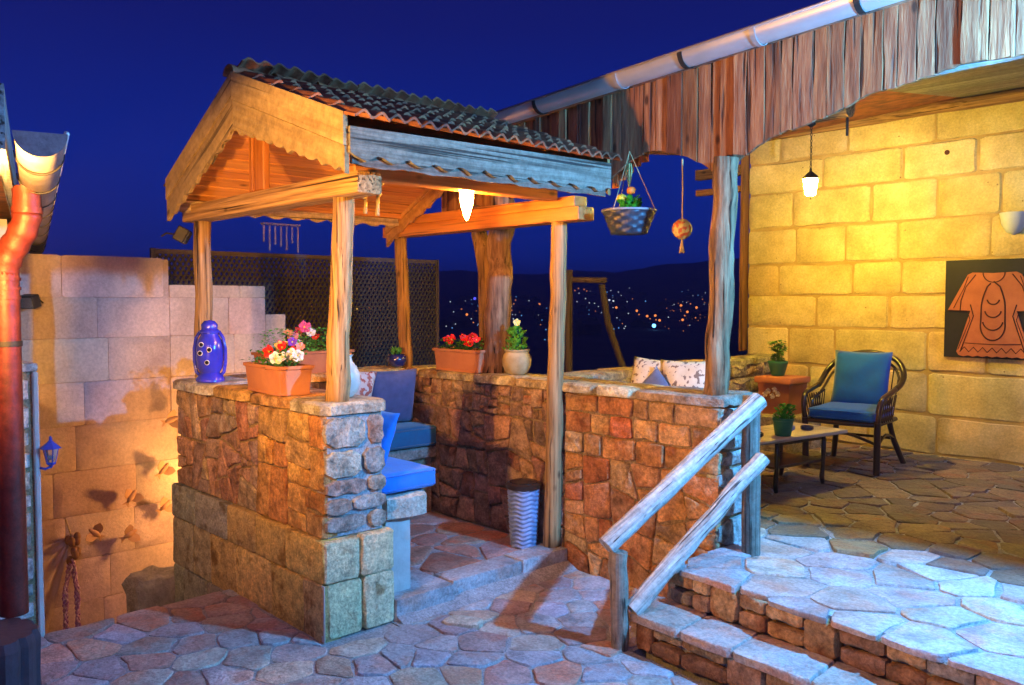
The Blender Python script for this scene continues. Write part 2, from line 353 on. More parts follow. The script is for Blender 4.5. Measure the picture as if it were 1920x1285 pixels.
# ------------------------------------------------------------------ cell patterns (2D)
def clip(poly, a, b, c):
    o = []
    for i in range(len(poly)):
        p, q = poly[i], poly[(i+1) % len(poly)]
        dp, dq = a*p[0]+b*p[1]-c, a*q[0]+b*q[1]-c
        if dp <= 0: o.append(p)
        if (dp < 0 < dq) or (dq < 0 < dp):
            t = dp/(dp-dq); o.append((p[0]+(q[0]-p[0])*t, p[1]+(q[1]-p[1])*t))
    return o
def area(p): return .5*sum(p[i][0]*p[(i+1) % len(p)][1]-p[(i+1) % len(p)][0]*p[i][1] for i in range(len(p)))
def cen(p):
    return (sum(q[0] for q in p)/len(p), sum(q[1] for q in p)/len(p))
def inset(poly, g):
    if area(poly) < 0: poly = poly[::-1]
    o = poly
    for i in range(len(poly)):
        p, q = poly[i], poly[(i+1) % len(poly)]
        dx, dy = q[0]-p[0], q[1]-p[1]; L = math.hypot(dx, dy)
        if L < 1e-6: continue
        nx, ny = dy/L, -dx/L
        o = clip(o, nx, ny, nx*p[0]+ny*p[1]-g)
        if len(o) < 3: return []
    return o
def split_cells(poly, target, rg, tilt=.25, vary=.5):
    out = []; st = [poly]
    while st:
        p = st.pop(); A = abs(area(p))
        if A < target*(1+vary*(rg.random()*2-1)) or len(p) < 3:
            out.append(p); continue
        xs = [q[0] for q in p]; ys = [q[1] for q in p]
        w, h = max(xs)-min(xs), max(ys)-min(ys)
        cx = min(xs)+w*rg.uniform(.36, .64); cy = min(ys)+h*rg.uniform(.36, .64)
        ang = (0 if w*rg.uniform(.8, 1.1) > h else PI/2)+rg.uniform(-tilt, tilt)   # normal of the cut
        a, b = math.cos(ang), math.sin(ang); c = a*cx+b*cy
        st += [clip(p, a, b, c), clip(p, -a, -b, -c)]
    return [p for p in out if len(p) >= 3 and abs(area(p)) > 1e-4]
def voronoi(pts, poly):
    out = []
    for i, p in enumerate(pts):
        c = poly
        near = sorted(range(len(pts)), key=lambda j: (pts[j][0]-p[0])**2+(pts[j][1]-p[1])**2)[1:22]
        for j in near:
            q = pts[j]; a, b = q[0]-p[0], q[1]-p[1]
            c = clip(c, a, b, (q[0]**2+q[1]**2-p[0]**2-p[1]**2)/2)
            if len(c) < 3: break
        if len(c) >= 3 and abs(area(c)) > .002: out.append(c)
    return out
def inside(poly, p):
    r = False; n = len(poly)
    for i in range(n):
        a, b = poly[i], poly[(i+1) % n]
        if (a[1] > p[1]) != (b[1] > p[1]) and p[0] < (b[0]-a[0])*(p[1]-a[1])/(b[1]-a[1])+a[0]: r = not r
    return r
def scatter(poly, d, rg, sx=1.0):
    xs = [q[0] for q in poly]; ys = [q[1] for q in poly]; pts = []
    y = min(ys)+d/2; k = 0
    while y < max(ys):
        x = min(xs)+d*sx*(.5 if k % 2 else 0)
        while x < max(xs):
            p = (x+rg.uniform(-.36, .36)*d*sx, y+rg.uniform(-.36, .36)*d)
            if inside(poly, p): pts.append(p)
            x += d*sx
        y += d*.87; k += 1
    return pts
def roundoff(poly, rg, k=.22, jit=.006, sub=True):
    o = []
    n = len(poly)
    for i in range(n):
        p, q = poly[i], poly[(i+1) % n]; L = math.hypot(q[0]-p[0], q[1]-p[1])
        if L < .012: o.append(((p[0]+q[0])/2, (p[1]+q[1])/2)); continue
        o.append((p[0]+(q[0]-p[0])*k, p[1]+(q[1]-p[1])*k))
        if sub and L > .07:
            j = min(jit, L*.06)
            o.append(((p[0]+q[0])/2+rg.uniform(-j, j), (p[1]+q[1])/2+rg.uniform(-j, j)))
        o.append((p[0]+(q[0]-p[0])*(1-k), p[1]+(q[1]-p[1])*(1-k)))
    return o
def stone(poly, fr3, th, rg, bev=.012, dome=.006, out=.004, tiltamt=.004, flat=False):
    """a stone: outline poly in the frame fr3 = (origin, ex, ey, n); face stands `out` proud of the frame plane"""
    o, ex, ey, n = fr3
    c = cen(poly); m = len(poly); V = []
    tx, ty = rg.uniform(-1, 1)*tiltamt/.1, rg.uniform(-1, 1)*tiltamt/.1
    size = math.sqrt(abs(area(poly)))
    bev = min(bev, size*.16)
    def P(x, y, z): return tuple(o+ex*x+ey*y+n*z)
    for x, y in poly: V.append(P(x, y, -th))
    for x, y in poly: V.append(P(x, y, out-bev*.8))
    def ins(x, y, d):
        dx, dy = c[0]-x, c[1]-y; L = math.hypot(dx, dy) or 1
        return x+dx/L*min(d, L*.8), y+dy/L*min(d, L*.8)
    for x, y in poly:
        a, b = ins(x, y, bev); V.append(P(a, b, out+(a-c[0])*tx+(b-c[1])*ty+rg.uniform(-1, 1)*dome*.35))
    for x, y in poly:
        a, b = ins(x, y, bev+size*.2); V.append(P(a, b, out+dome*.5+(a-c[0])*tx+(b-c[1])*ty+rg.uniform(-1, 1)*dome*.7))
    V.append(P(c[0], c[1], out+dome*.6))
    F = []
    for r in range(3):
        for i in range(m):
            j = (i+1) % m; F.append((r*m+i, r*m+j, (r+1)*m+j, (r+1)*m+i))
    for i in range(m): F.append((3*m+i, 3*m+(i+1) % m, 4*m))
    F.append(tuple(reversed(range(m))))
    return V, F
def vv(*a): return Vector(a)
def pal(rg, cols, var=.15):
    c = rg.choice(cols); k = 1+rg.uniform(-var, var)
    return tuple(min(x*k*(1+rg.uniform(-.06, .06)), 1) for x in c)
def lay(cells, fr3, th, m, parent, cols, rg, gap=.008, name='stone', bev=.006, dome=.003, out=(0, .01), k=.06, jit=.010, tilt=.006, ang=28, var=.2):
    n_ = 0
    for c in cells:
        if area(c) < 0: c = c[::-1]
        q = inset(c, gap*.95)
        if len(q) < 3 or abs(area(q)) < .0006: continue
        q = roundoff(q, rg, k, jit)
        obj(name, stone(q, fr3, th, rg, bev, dome, rg.uniform(*out), tilt), m, parent, smooth=True, ang=ang, color=pal(rg, cols, var)); n_ += 1
    return n_
RUB = [(.50, .28, .12), (.42, .22, .10), (.52, .32, .16), (.38, .22, .13), (.58, .38, .20), (.34, .17, .09), (.45, .30, .20), (.50, .20, .10)]
GREYST = [(.42, .38, .32), (.36, .33, .28), (.48, .42, .33), (.40, .30, .24)]
FLG = [(.44, .42, .42), (.40, .38, .40), (.50, .42, .36), (.52, .36, .29), (.38, .39, .41), (.52, .48, .42), (.42, .34, .32), (.54, .34, .26), (.46, .43, .42), (.56, .40, .32), (.42, .42, .44)]

# ================================================================== THE SETTING
EX, EY, EZ = vv(1, 0, 0), vv(0, 1, 0), vv(0, 0, 1)
# ---- far terrain: drops into the valley, rises to hills
RR = [0, 9, 20, 60, 150, 400, 600, 900, 1250, 1600, 2000, 2600, 3200, 4500, 8000]
def zr(r): return float(np.interp(r, [8, 60, 400, 600, 900, 1600, 2600, 3200, 8000], [-1.62, -14, -22, -18.5, -12, 20, 76, 70, 30]))
def terrain():
    V, F = [], []; n = 420
    for i, r in enumerate(RR):
        for k in range(n):
            a = 2*PI*k/n; x, y = CAM.x+r*math.cos(a), CAM.y+r*math.sin(a)
            z = zr(r)
            if r > 30: z += noise.noise(Vector((x*.004, y*.004, 1)))*min(r*.004, 9)
            if r > 1500: z += 46*max(0, math.cos(a-math.radians(118)))**24*min(1, (r-1500)/900)+(26*noise.noise(Vector((a*5, 2, 0)))+12*noise.noise(Vector((a*17, 5, 0)))+5*noise.noise(Vector((a*60, 5, 0))))*(1 if r > 2400 else 0)
            V.append((x, y, z))
    for i in range(len(RR)-1):
        for k in range(n):
            k2 = (k+1) % n; F.append((i*n+k, (i+1)*n+k, (i+1)*n+k2, i*n+k2))
    return V, F
tv, tf = terrain(); structure('terrain', tv, tf, M['earth'], smooth=True)

# ---- patio
rg = random.Random(3)
patio_poly = [(-.97, -1.7), (-.76, 0.0), (-.30, .06), (-.06, .06), (-.06, .34), (-.06, 1.65), (1.07, 1.65), (1.07, .96), (4.3, .60), (4.3, -3.2), (-.97, -3.2)]
pv, pf = plate([(x, y, -.004) for x, y in patio_poly], (0, 0, 1), 1.6)
patio = structure('patio', pv, pf, M['mortar_floor'])
vor_box = [(-.99, -1.8), (2.15, -1.8), (2.15, 1.65), (-.99, 1.65)]
pts = [p for p in scatter(vor_box, .198, rg, 1.2)]
def cut_to(c, lines):
    for a, b, d in lines:
        c = clip(c, a, b, d)
        if len(c) < 3: return []
    return c
npat = 0
for c in voronoi(pts, vor_box):
    x, y = cen(c)
    if y > -.03 and x < .06 and not (x < -.7):          # under the gazebo wall
        if y > 0.02: continue
    # left edge of the patio
    c = cut_to(c, [(-1, .13, .985+.0)] if y < .1 else [])
    if len(c) < 3: continue
    if y > .3 or x > .9:
        if x > 1.0 and y > .9: continue
        if x > 1.02: c = cut_to(c, [(.11, 1, 1.06)])
        elif y > .86 and x > .85: c = cut_to(c, [(1, 0, 1.05)])
    if x > -.72 and x < .06: c = cut_to(c, [(0, 1, -.045)]) if y < .16 else c
    if x > 0.0 and y > -.1: c = cut_to(c, [(-1, 0, -.10)])
    if len(c) < 3 or abs(area(c)) < .006: continue
    if (vv(*cen(c), 0)-vv(CAM.x, CAM.y, 0)).length < 2.3: continue
    c = inset(c if area(c) > 0 else c[::-1], .007)
    if len(c) < 3: continue
    q = roundoff(c, rg, .09, .014)
    obj('flagstone', stone(q, (vv(0, 0, 0), EX, EY, EZ), .04, rg, .004, .0025, rg.uniform(.001, .006), .003), M['flag'], patio, smooth=True, ang=40, color=pal(rg, FLG, .2)); npat += 1
# patio edge stones over the stairwell
for k in range(8):
    y0, y1 = -1.68+k*.21, -1.68+(k+1)*.21-.015
    xe = lambda y: -.985+.13*y*1.0+.0
    V_, F_ = plate([(xe(y0)-.03+rg.uniform(-.01, .01), y0, .004), (xe(y0)+.10, y0, .004), (xe(y1)+.10, y1, .004), (xe(y1)-.03+rg.uniform(-.01, .01), y1, .004)], (0, 0, 1), .06)
# a low strip of mortar along the kerb
ex_, fx_ = [], []
obj('mortar_strip', join(plate([(-.05, .35, .002), (.12, .35, .002), (.115, 1.64, .002), (-.05, 1.64, .002)], (0, 0, 1), .02),
                        ([(0.015, .372, .045), (.11, .372, 0.003), (.015, 1.64, .045), (.10, 1.64, .003)], [(0, 1, 3, 2)])), M['mortar_floor'], patio)

# ---- stairwell ground
structure('stairwell_ground', *box(-9, -.1, -6, 9, -1.75, -1.6), M['mortar_floor'])

# ---- gazebo floor
gfloor = structure('gazebo_floor', *box(-1.6, -.03, .30, 1.68, -.5, .092), M['mortar_floor'])
rg = random.Random(5)
reg = [(-1.55, .5), (-.16, .35), (-.15, 1.64), (-1.55, 1.64)]
for c in voronoi(scatter([(-1.55, .34), (-.15, .34), (-.15, 1.64), (-1.55, 1.64)], .27, rg, 1.2), [(-1.55, .34), (-.15, .34), (-.15, 1.64), (-1.55, 1.64)]):
    c = inset(c if area(c) > 0 else c[::-1], .008)
    if len(c) < 3: continue
    obj('flagstone', stone(roundoff(c, rg, .22, .01), (vv(0, 0, .102), EX, EY, EZ), .03, rg, .008, .003, 0, .002), M['flag'], gfloor, smooth=True, ang=40,
        color=pal(rg, [(.44, .24, .18), (.50, .28, .20), (.40, .24, .20), (.42, .30, .26)], .15))
# kerb stones
for i, (y0, y1) in enumerate(((.37, .745), (.755, 1.26), (1.27, 1.64))):
    x1 = .05 if i == 0 else .02
    obj('kerb_stone', box(-.15 if i else -.30, x1, y0, y1, -.06, .112+.004*i, .012, 2), M['flag'], gfloor, smooth=True, ang=40, color=(.42, .44, .46))

# ---- terrace and steps
rg = random.Random(9)
te = [(1.04, 1.22), (2.3, 1.09), (4.4, .94)]          # upper edge
me_ = [(1.02, .975), (1.6, .94), (4.4, .68)]           # middle edge
terr_poly = [(1.09, 1.295), (2.3, 1.17), (4.4, 1.02), (4.4, 5.3), (-1.1, 5.3), (-1.1, 1.98), (1.05, 1.98)]
v_, f_ = plate([(x, y, .326) for x, y in terr_poly], (0, 0, 1), .9)
terrace = structure('terrace', v_, f_, M['mortar_floor'])
v_, f_ = plate([(1.08, 1.05, .15), (1.6, 1.01, .15), (4.4, .755, .15), (4.4, 1.2, .15), (1.08, 1.4, .15)], (0, 0, 1), .5)
step = structure('middle_step', v_, f_, M['mortar_floor'])
bx = [(-.5, .9), (4.4, .9), (4.4, 5.24), (-.5, 5.24)]
nt_ = 0
for c in voronoi(scatter([(-.5, .9), (3.3, .9), (3.3, 2.15), (-.5, 2.15)], .25, rg, 1.35)+scatter([(-.5, 2.2), (3.3, 2.2), (3.3, 5.24), (-.5, 5.24)], .21, rg, 1.35), bx):
    if cen(c)[0] > 3.25: continue
    x, y = cen(c)
    if x < .95 and y < 2.0: continue
    if x < 1.2: c = cut_to(c, [(-1, 0, -1.045)]) if y < 1.98 else cut_to(c, [(0, -1, -1.98)])
    c = cut_to(c, [(-.103, -1, -1.327)] if x < 2.3 else [(-.07, -1, -1.252)])
    if len(c) < 3 or abs(area(c)) < .008: continue
    c = inset(c if area(c) > 0 else c[::-1], .009)
    if len(c) < 3: continue
    x, y = cen(c)
    d = (vv(x, y, 0)-vv(CAM.x, CAM.y, 0)).length
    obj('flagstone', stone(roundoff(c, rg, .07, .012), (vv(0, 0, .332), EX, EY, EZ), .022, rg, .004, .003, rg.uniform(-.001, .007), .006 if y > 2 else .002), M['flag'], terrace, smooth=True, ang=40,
        color=pal(rg, [(.50, .47, .45), (.46, .42, .40), (.54, .48, .42), (.44, .42, .42)] if y < 2.2 else [(.22, .17, .12), (.27, .21, .13), (.18, .15, .12)], .2)); nt_ += 1  # darker brown stones behind the roof edge: its shade put into the colour
def along(pl, t):
    """point at arclength parameter x=t on polyline y(x)"""
    for (x0, y0), (x1, y1) in zip(pl, pl[1:]):
        if t <= x1 or (x1, y1) == pl[-1]: return y0+(y1-y0)*(t-x0)/(x1-x0)
x = 1.03; s0 = 0
while x < 4.3:       # middle tread slabs
    w_ = rg.uniform(.26, .42); x1 = min(x+w_, 4.35); s1 = rg.uniform(-.04, .04)
    poly = [(x+.003, along(me_, x)), (x1-.003, along(me_, x1)), (x1-.003+s1, along(te, x1)+.04), (x+.003+s0, along(te, x)+.04)]; s0 = s1
    obj('flagstone', stone(roundoff(poly, rg, .06, .010), (vv(0, 0, .167), EX, EY, EZ), .035, rg, .005, .003, .002, .002), M['flag'], step, smooth=True, ang=40, color=pal(rg, FLG, .15))
    x = x1
def riser(pl, z0, z1, parent, off, x0=1.06):
    """two uneven courses of stones on the face under the tread"""
    x = x0
    while x < 4.3:
        w_ = rg.uniform(.10, .26); x1 = x+w_
        ya, yb = along(pl, x)+off, along(pl, x1)+off
        ex = vv(x1-x, yb-ya, 0); L = ex.length; ex.normalize(); n = ex.cross(EZ)
        h = z1-z0
        poly = [(0, 0), (L, 0), (L, h), (0, h)]
        cells = [poly] if rg.random() < .45 else [clip(poly, rg.uniform(-.12, .12), 1, h*.5), clip(poly, 0, -1, -h*.55)]
        for c in cells:
            if len(c) < 3: continue
            c = inset(c if area(c) > 0 else c[::-1], .004)
            if len(c) < 3: continue
            obj('riser_stone', stone(roundoff(c, rg, .14, .008), (vv(x, ya, z0), ex, EZ, n), .06, rg, .007, .006, rg.uniform(0, .014), .010), M['stone'], parent, smooth=True, ang=40,
                color=pal(rg, RUB+[(.30, .24, .18)], .2))
        x = x1
riser(te, .165, .312, terrace, .035, 1.07); riser(me_, -.01, .142, step, .035, 1.05)
# left flanks of the steps
lay(split_cells([(0, 0), (.42, 0), (.42, .31), (0, .31)], .02, rg), (vv(1.05, 1.66, 0), vv(0, -1, 0), EZ, vv(-1, 0, 0)), .04, M['stone'], terrace, RUB, rg, name='riser_stone')

# ================================================================== GAZEBO WALLS
def wall(name, label, cx, cy, z, **kw): return thing(name, label, 'wall', (cx, cy, z), **kw)
rg = random.Random(21)
gw = wall('stone_parapet', 'low rubble stone wall on ashlar blocks carrying the blue lantern', -.87, .17, 0)
obj('mortar_core', box(-1.74, -.014, .014, .33, -1.6, 1.06), M['mortar'], gw)
fAB = (vv(0, 0, 0), EX, EZ, vv(0, -1, 0)); fEND = lambda x: (vv(x, 0, 0), EY, EZ, vv(1, 0, 0))
# outer face: crazy rubble on the left, squarer blocks to the right
c1 = split_cells([(-1.77, .47), (-.72, .47), (-.66, 1.06), (-1.77, 1.06)], .026, rg, .42, .6)
c2 = split_cells([(-.72, .47), (0.0, .47), (0.0, 1.06), (-.66, 1.06)], .044, rg, .12, .5)
ORG = [(.62, .34, .11), (.66, .42, .14), (.56, .27, .09), (.68, .48, .20), (.52, .30, .12), (.64, .38, .13)]
lay(c1, fAB, .07, M['stone'], gw, [(.38, .24, .17), (.44, .27, .17), (.34, .25, .20), (.46, .33, .22), (.40, .20, .13)], rg, gap=.007, out=(-.004, .008), dome=.004, bev=.007)
lay(c2, fAB, .07, M['stone'], gw, ORG, rg, gap=.006, out=(-.002, .007), dome=.004, bev=.006)  # golden tones near the corner carry the warm lamp's glow in the colour
# end face: coursed stones with thick mortar
obj('pointing', box(-.02, -.007, .02, .325, .478, 1.058), M['mortar_floor'], gw)
z = .49
while z < 1.03:
    h = rg.uniform(.085, .15); h = min(h, 1.06-z); k = rg.choice((.62, .45, .7)); x0, x1 = -.005, .345
    if 1.06-z-h < .05: h = 1.06-z
    xm = x0+(x1-x0)*k
    cells = [[(x0, z), (xm, z+rg.uniform(-.01, .01)), (xm-.01, z+h), (x0, z+h)], [(xm, z), (x1, z), (x1, z+h), (xm-.01, z+h)]]
    if rg.random() < .25: cells = [[(x0, z), (x1, z), (x1, z+h), (x0, z+h)]]
    lay(cells, fEND(0), .07, M['stone'], gw, GREYST, rg, gap=.008, out=(0, .016), dome=.004, bev=.006, k=.22)
    z += h
# coping slabs
for x0, x1, yy in ((-1.80, -1.22, -.03), (-1.21, -.80, -.01), (-.79, -.36, .0), (-.35, .012, .0)):
    poly = [(x0, yy), (x1, yy), (x1, .35), (x0, .35)]
    poly = [(a+rg.uniform(-.012, .012), b+rg.uniform(-.012, .012)) for a, b in poly]
    obj('coping_stone', stone(roundoff(poly, rg, .1, .012), (vv(0, 0, 1.118), EX, EY, EZ), .055, rg, .014, .004, 0, .001), M['stone'], gw, smooth=True, ang=40,
        color=(.62, .60, .56) if x0 < -1.5 else pal(rg, ORG+GREYST, .1))
# ashlar plinth
zz = [.476, .268, -.03, -.33, -.62, -.92, -1.22, -1.6]
for k in range(len(zz)-1):
    z1, z0 = zz[k], zz[k+1]; x = .03-(0 if k % 2 else 0)
    first = True
    while x > -1.78:
        w_ = rg.uniform(.22, .44)
        if first and k % 2: w_ = .2
        first = False
        x0 = max(x-w_, -1.79)
        if x0+1.79 < .1: x0 = -1.79
        poly = [(x0, z0), (x, z0), (x, z1), (x0, z1)]
        q = roundoff(inset(poly, .0025), rg, .05, .003)
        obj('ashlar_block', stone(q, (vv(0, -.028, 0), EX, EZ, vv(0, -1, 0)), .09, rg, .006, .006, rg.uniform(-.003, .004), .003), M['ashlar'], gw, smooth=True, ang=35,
            color=pal(rg, [(.68, .48, .15), (.62, .44, .16), (.72, .54, .19), (.58, .42, .16)] if x > -.9 else [(.34, .32, .22), (.40, .34, .22), (.32, .33, .26)], .12))  # gold blocks by the corner, green-grey beyond: lamplight put into the colour
        x = x0
    if z0 < -.05: continue
    zb = max(z0, 0)
    for y0, y1 in (((-.026, .172), (.176, .372)) if k == 0 else ((-.01, .185), (.19, .372))):
        q = roundoff(inset([(y0, zb), (y1, zb), (y1, z1), (y0, z1)], .0035), rg, .06, .003)
        obj('ashlar_block', stone(q, (vv(.034, 0, 0), EY, EZ, EX), .10, rg, .008, .007, rg.uniform(-.004, .002), .004), M['ashlar'], gw, smooth=True, ang=35,
            color=pal(rg, [(.74, .62, .36), (.68, .58, .36), (.78, .66, .38)], .1))
# bright corner strip of mortar
obj('corner_strip', box(.012, .038, -.0305, -.0265, 0, .268), M['plaster'], gw)

# ---- long wall from the gazebo to the steps
rg = random.Random(33)
dw = wall('stone_wall', 'long rubble stone wall running from the back of the gazebo to the timber handrail', -.35, 1.81, 0)
obj('mortar_core', box(-1.78, 1.045, 1.664, 1.962, -1.6, 1.06), M['mortar'], dw)
fD = (vv(0, 1.65, 0), EX, EZ, vv(0, -1, 0))
INN = [(.30, .18, .11), (.36, .21, .12), (.26, .17, .12), (.40, .25, .15), (.33, .19, .14)]
lay(split_cells([(-1.56, .1), (-.02, .1), (-.02, .86), (-1.56, .86)], .036, rg, .35, .6), fD, .06, M['stone'], dw, INN, rg, gap=.006, out=(-.006, .02), dome=.008, bev=.008)
lay(split_cells([(-1.56, .86), (-.02, .86), (-.02, 1.06), (-1.56, 1.06)], .013, rg, .2, .6), fD, .06, M['stone'], dw, INN+[(.44, .28, .15)], rg, gap=.006, out=(-.004, .016), dome=.01)
RED = [(.52, .25, .10), (.58, .31, .13), (.46, .22, .09), (.60, .38, .18), (.44, .26, .13), (.50, .19, .08), (.54, .36, .20)]
lay(split_cells([(-.02, -.02), (1.065, -.02), (1.065, .70), (-.02, .70)], .042, rg, .35, .6), fD, .07, M['stone'], dw, RED, rg, gap=.0065, out=(-.003, .008), dome=.004, bev=.007)
z = .70
for h in (.13, .12, .11):
    x = -.02
    while x < 1.06:
        w_ = rg.uniform(.10, .28); x1 = x+w_
        if 1.065-x1 < .09: x1 = 1.065
        lay([[(x, z+rg.uniform(-.008, .008)), (x1, z+rg.uniform(-.008, .008)), (x1-rg.uniform(-.01, .01), z+h), (x, z+h)]], fD, .07, M['stone'], dw, RED, rg, gap=.007, out=(-.002, .009), dome=.004, bev=.006)
        x = x1
    z += h
z = .33
while z < 1.03:
    h = min(rg.uniform(.08, .17), 1.06-z)
    if 1.06-z-h < .05: h = 1.06-z
    lay([[(1.645, z), (1.975, z+rg.uniform(-.01, .01)), (1.975, z+h), (1.645, z+h)]], fEND(1.058), .07, M['stone'], dw, [(.55, .54, .50), (.48, .48, .46), (.60, .58, .52)], rg, gap=.01, out=(0, .02), dome=.006, bev=.009, k=.25)
    z += h
x = -1.78
while x < 1.05:
    w_ = rg.uniform(.22, .45); x1 = x+w_
    if 1.08-x1 < .15: x1 = 1.08
    poly = [(x+.004, 1.63+rg.uniform(-.012, .012)), (x1-.004, 1.63+rg.uniform(-.012, .012)), (x1-.004, 1.99), (x+.004, 1.99)]
    obj('coping_stone', stone(roundoff(poly, rg, .1, .01), (vv(0, 0, 1.108+rg.uniform(-.006, .008)), EX, EY, EZ), .05, rg, .012, .006, 0, .002), M['stone'], dw, smooth=True, ang=40,
        color=pal(rg, [(.48, .38, .22), (.42, .34, .22), (.52, .42, .26)], .12))
    x = x1

# ---- back wall of the gazebo
rg = random.Random(41)
bw = wall('back_parapet', 'back wall of the gazebo behind the slate blue pillow, mostly hidden by the planter', -1.7, 1.0, 0)
obj('mortar_core', box(-1.86, -1.58, .345, 1.655, -1.6, 1.06), M['mortar'], bw)
lay(split_cells([(.35, .5), (1.64, .5), (1.64, 1.06), (.35, 1.06)], .02, rg, .25, .6), fEND(-1.575), .05, M['stone'], bw, INN, rg, gap=.007)
for y0, y1 in ((.36, .78), (.79, 1.25), (1.26, 1.62)):
    obj('coping_stone', stone(roundoff([(-1.88, y0), (-1.55, y0), (-1.55, y1), (-1.88, y1)], rg, .1, .01), (vv(0, 0, 1.112), EX, EY, EZ), .05, rg, .012, .006, 0, .002), M['stone'], bw, smooth=True, ang=40, color=pal(rg, ORG, .1))

# ---- low wall behind the veranda seat
rg = random.Random(43)
lw = wall('seat_back_wall', 'low rough stone wall behind the cream pillows, running back to the yellow block wall', -.48, 3.6, .34)
A_, B_ = vv(-.35, 1.99, 0), vv(-.62, 5.23, 0); exl = (B_-A_).normalized(); nl = exl.cross(EZ)
def along_box(A, ex, L, n, t0, t1, z0, z1):
    c = [A+ex*0+n*t0, A+ex*L+n*t0, A+ex*L+n*t1, A+ex*0+n*t1]
    return plate([(p.x, p.y, z1) for p in c], (0, 0, 1), z1-z0)
Lw = (B_-A_).length
obj('mortar_core', along_box(A_, exl, Lw, nl, -.27, -.012, -1.0, 1.06), M['mortar'], lw)
z = .36
for h in (.24, .2, .14, .12):
    x = 0
    while x < Lw:
        w_ = rg.uniform(.18, .42); x1 = min(x+w_, Lw)
        lay([[(x, z), (x1, z+rg.uniform(-.02, .02)), (x1, z+h), (x, z+h)]], (A_, exl, EZ, nl), .05, M['stone'], lw, [(.36, .30, .20), (.42, .34, .20), (.30, .26, .20)], rg, gap=.010, out=(0, .03), dome=.014, bev=.01)
        x = x1
    z += h
x = 0
while x < Lw-.01:
    w_ = rg.uniform(.3, .6); x1 = min(x+w_, Lw)
    poly = [(x+.004, -.29), (x1-.004, -.29), (x1-.004, .02), (x+.004, .02)]
    obj('coping_stone', stone(roundoff(poly[::-1], rg, .1, .012), (A_+vv(0, 0, 1.10), exl, nl, vv(0, 0, -1)), -.05, rg, .01, .006, 0, .002) if 0 else
        stone(roundoff([(a, -b) for a, b in poly[::-1]], rg, .1, .012), (A_+vv(0, 0, 1.10), exl, -nl, EZ), .05, rg, .012, .006, 0, .002), M['stone'], lw, smooth=True, ang=40,
        color=pal(rg, [(.46, .38, .20), (.52, .42, .24)], .1))
    x = x1

# ================================================================== HOUSE WALL of yellow-lit tuff blocks
rg = random.Random(51)
hw = wall('block_wall', 'tall pale tuff block wall of the house lit yellow by the hanging lantern', 1.0, 5.4, .34)
obj('mortar_core', box(-1.0, 4.6, 5.262, 5.6, 0, 3.6), M['tufa_mortar'], hw)
zs = [.05, .34, .66, 1.017, 1.36, 1.655, 1.943, 2.278, 2.612, 2.90, 3.22, 3.52]
for r in range(len(zs)-1):
    x = -1.02; z0, z1 = zs[r], zs[r+1]
    if r % 2: x_first = rg.uniform(.28, .5)
    else: x_first = rg.uniform(.5, .8)
    f = True
    while x < 4.55:
        w_ = x_first if f else rg.uniform(.42, .82); f = False
        x1 = x+w_
        poly = [(x, z0), (x1, z0+rg.uniform(-.008, .008)), (x1, z1+rg.uniform(-.006, .006)), (x, z1)]
        q = roundoff(inset(poly, rg.uniform(.007, .011)), rg, .045, .008)
        obj('tuff_block', stone(q, (vv(0, 5.255, 0), EX, EZ, vv(0, -1, 0)), .03, rg, .012, .004, rg.uniform(0, .006), .001), M['tufa'], hw, smooth=True, ang=40, color=pal(rg, [(1, 1, 1), (.93, .90, .84), (.98, .95, .84), (1.06, 1.02, .95)], .07))
        x = x1
# the dark drill hole
obj('drill_hole', lathe([(0.0001, 0), (.020, 0), (.020, .006), (.0001, .006)], 14), M['carve_line'], hw)
bpy.data.objects['drill_hole'].rotation_euler = (PI/2, 0, 0); bpy.data.objects['drill_hole'].location = (.80, 5.243, 2.80)
# wooden window corner left of the wall
wf = thing('window_frame', 'brown wooden window frame corner between the round post and the yellow block wall', 'window frame', (-1.12, 5.3, 1.1))
frame((0, 0, 0))
obj('jamb', box(-1.075, -1.035, 5.2, 5.3, 1.12, 3.1, .004), M['wood_old'], wf, grain='z', color=(.7, .45, .3))
obj('lintel', box(-1.6, -1.08, 5.2, 5.28, 2.82, 2.92, .004), M['wood_old'], wf, grain='x', color=(.6, .4, .28))
obj('transom', box(-1.6, -1.08, 5.21, 5.27, 2.66, 2.72, .004), M['wood_old'], wf, grain='x', color=(1.1, .6, .3))

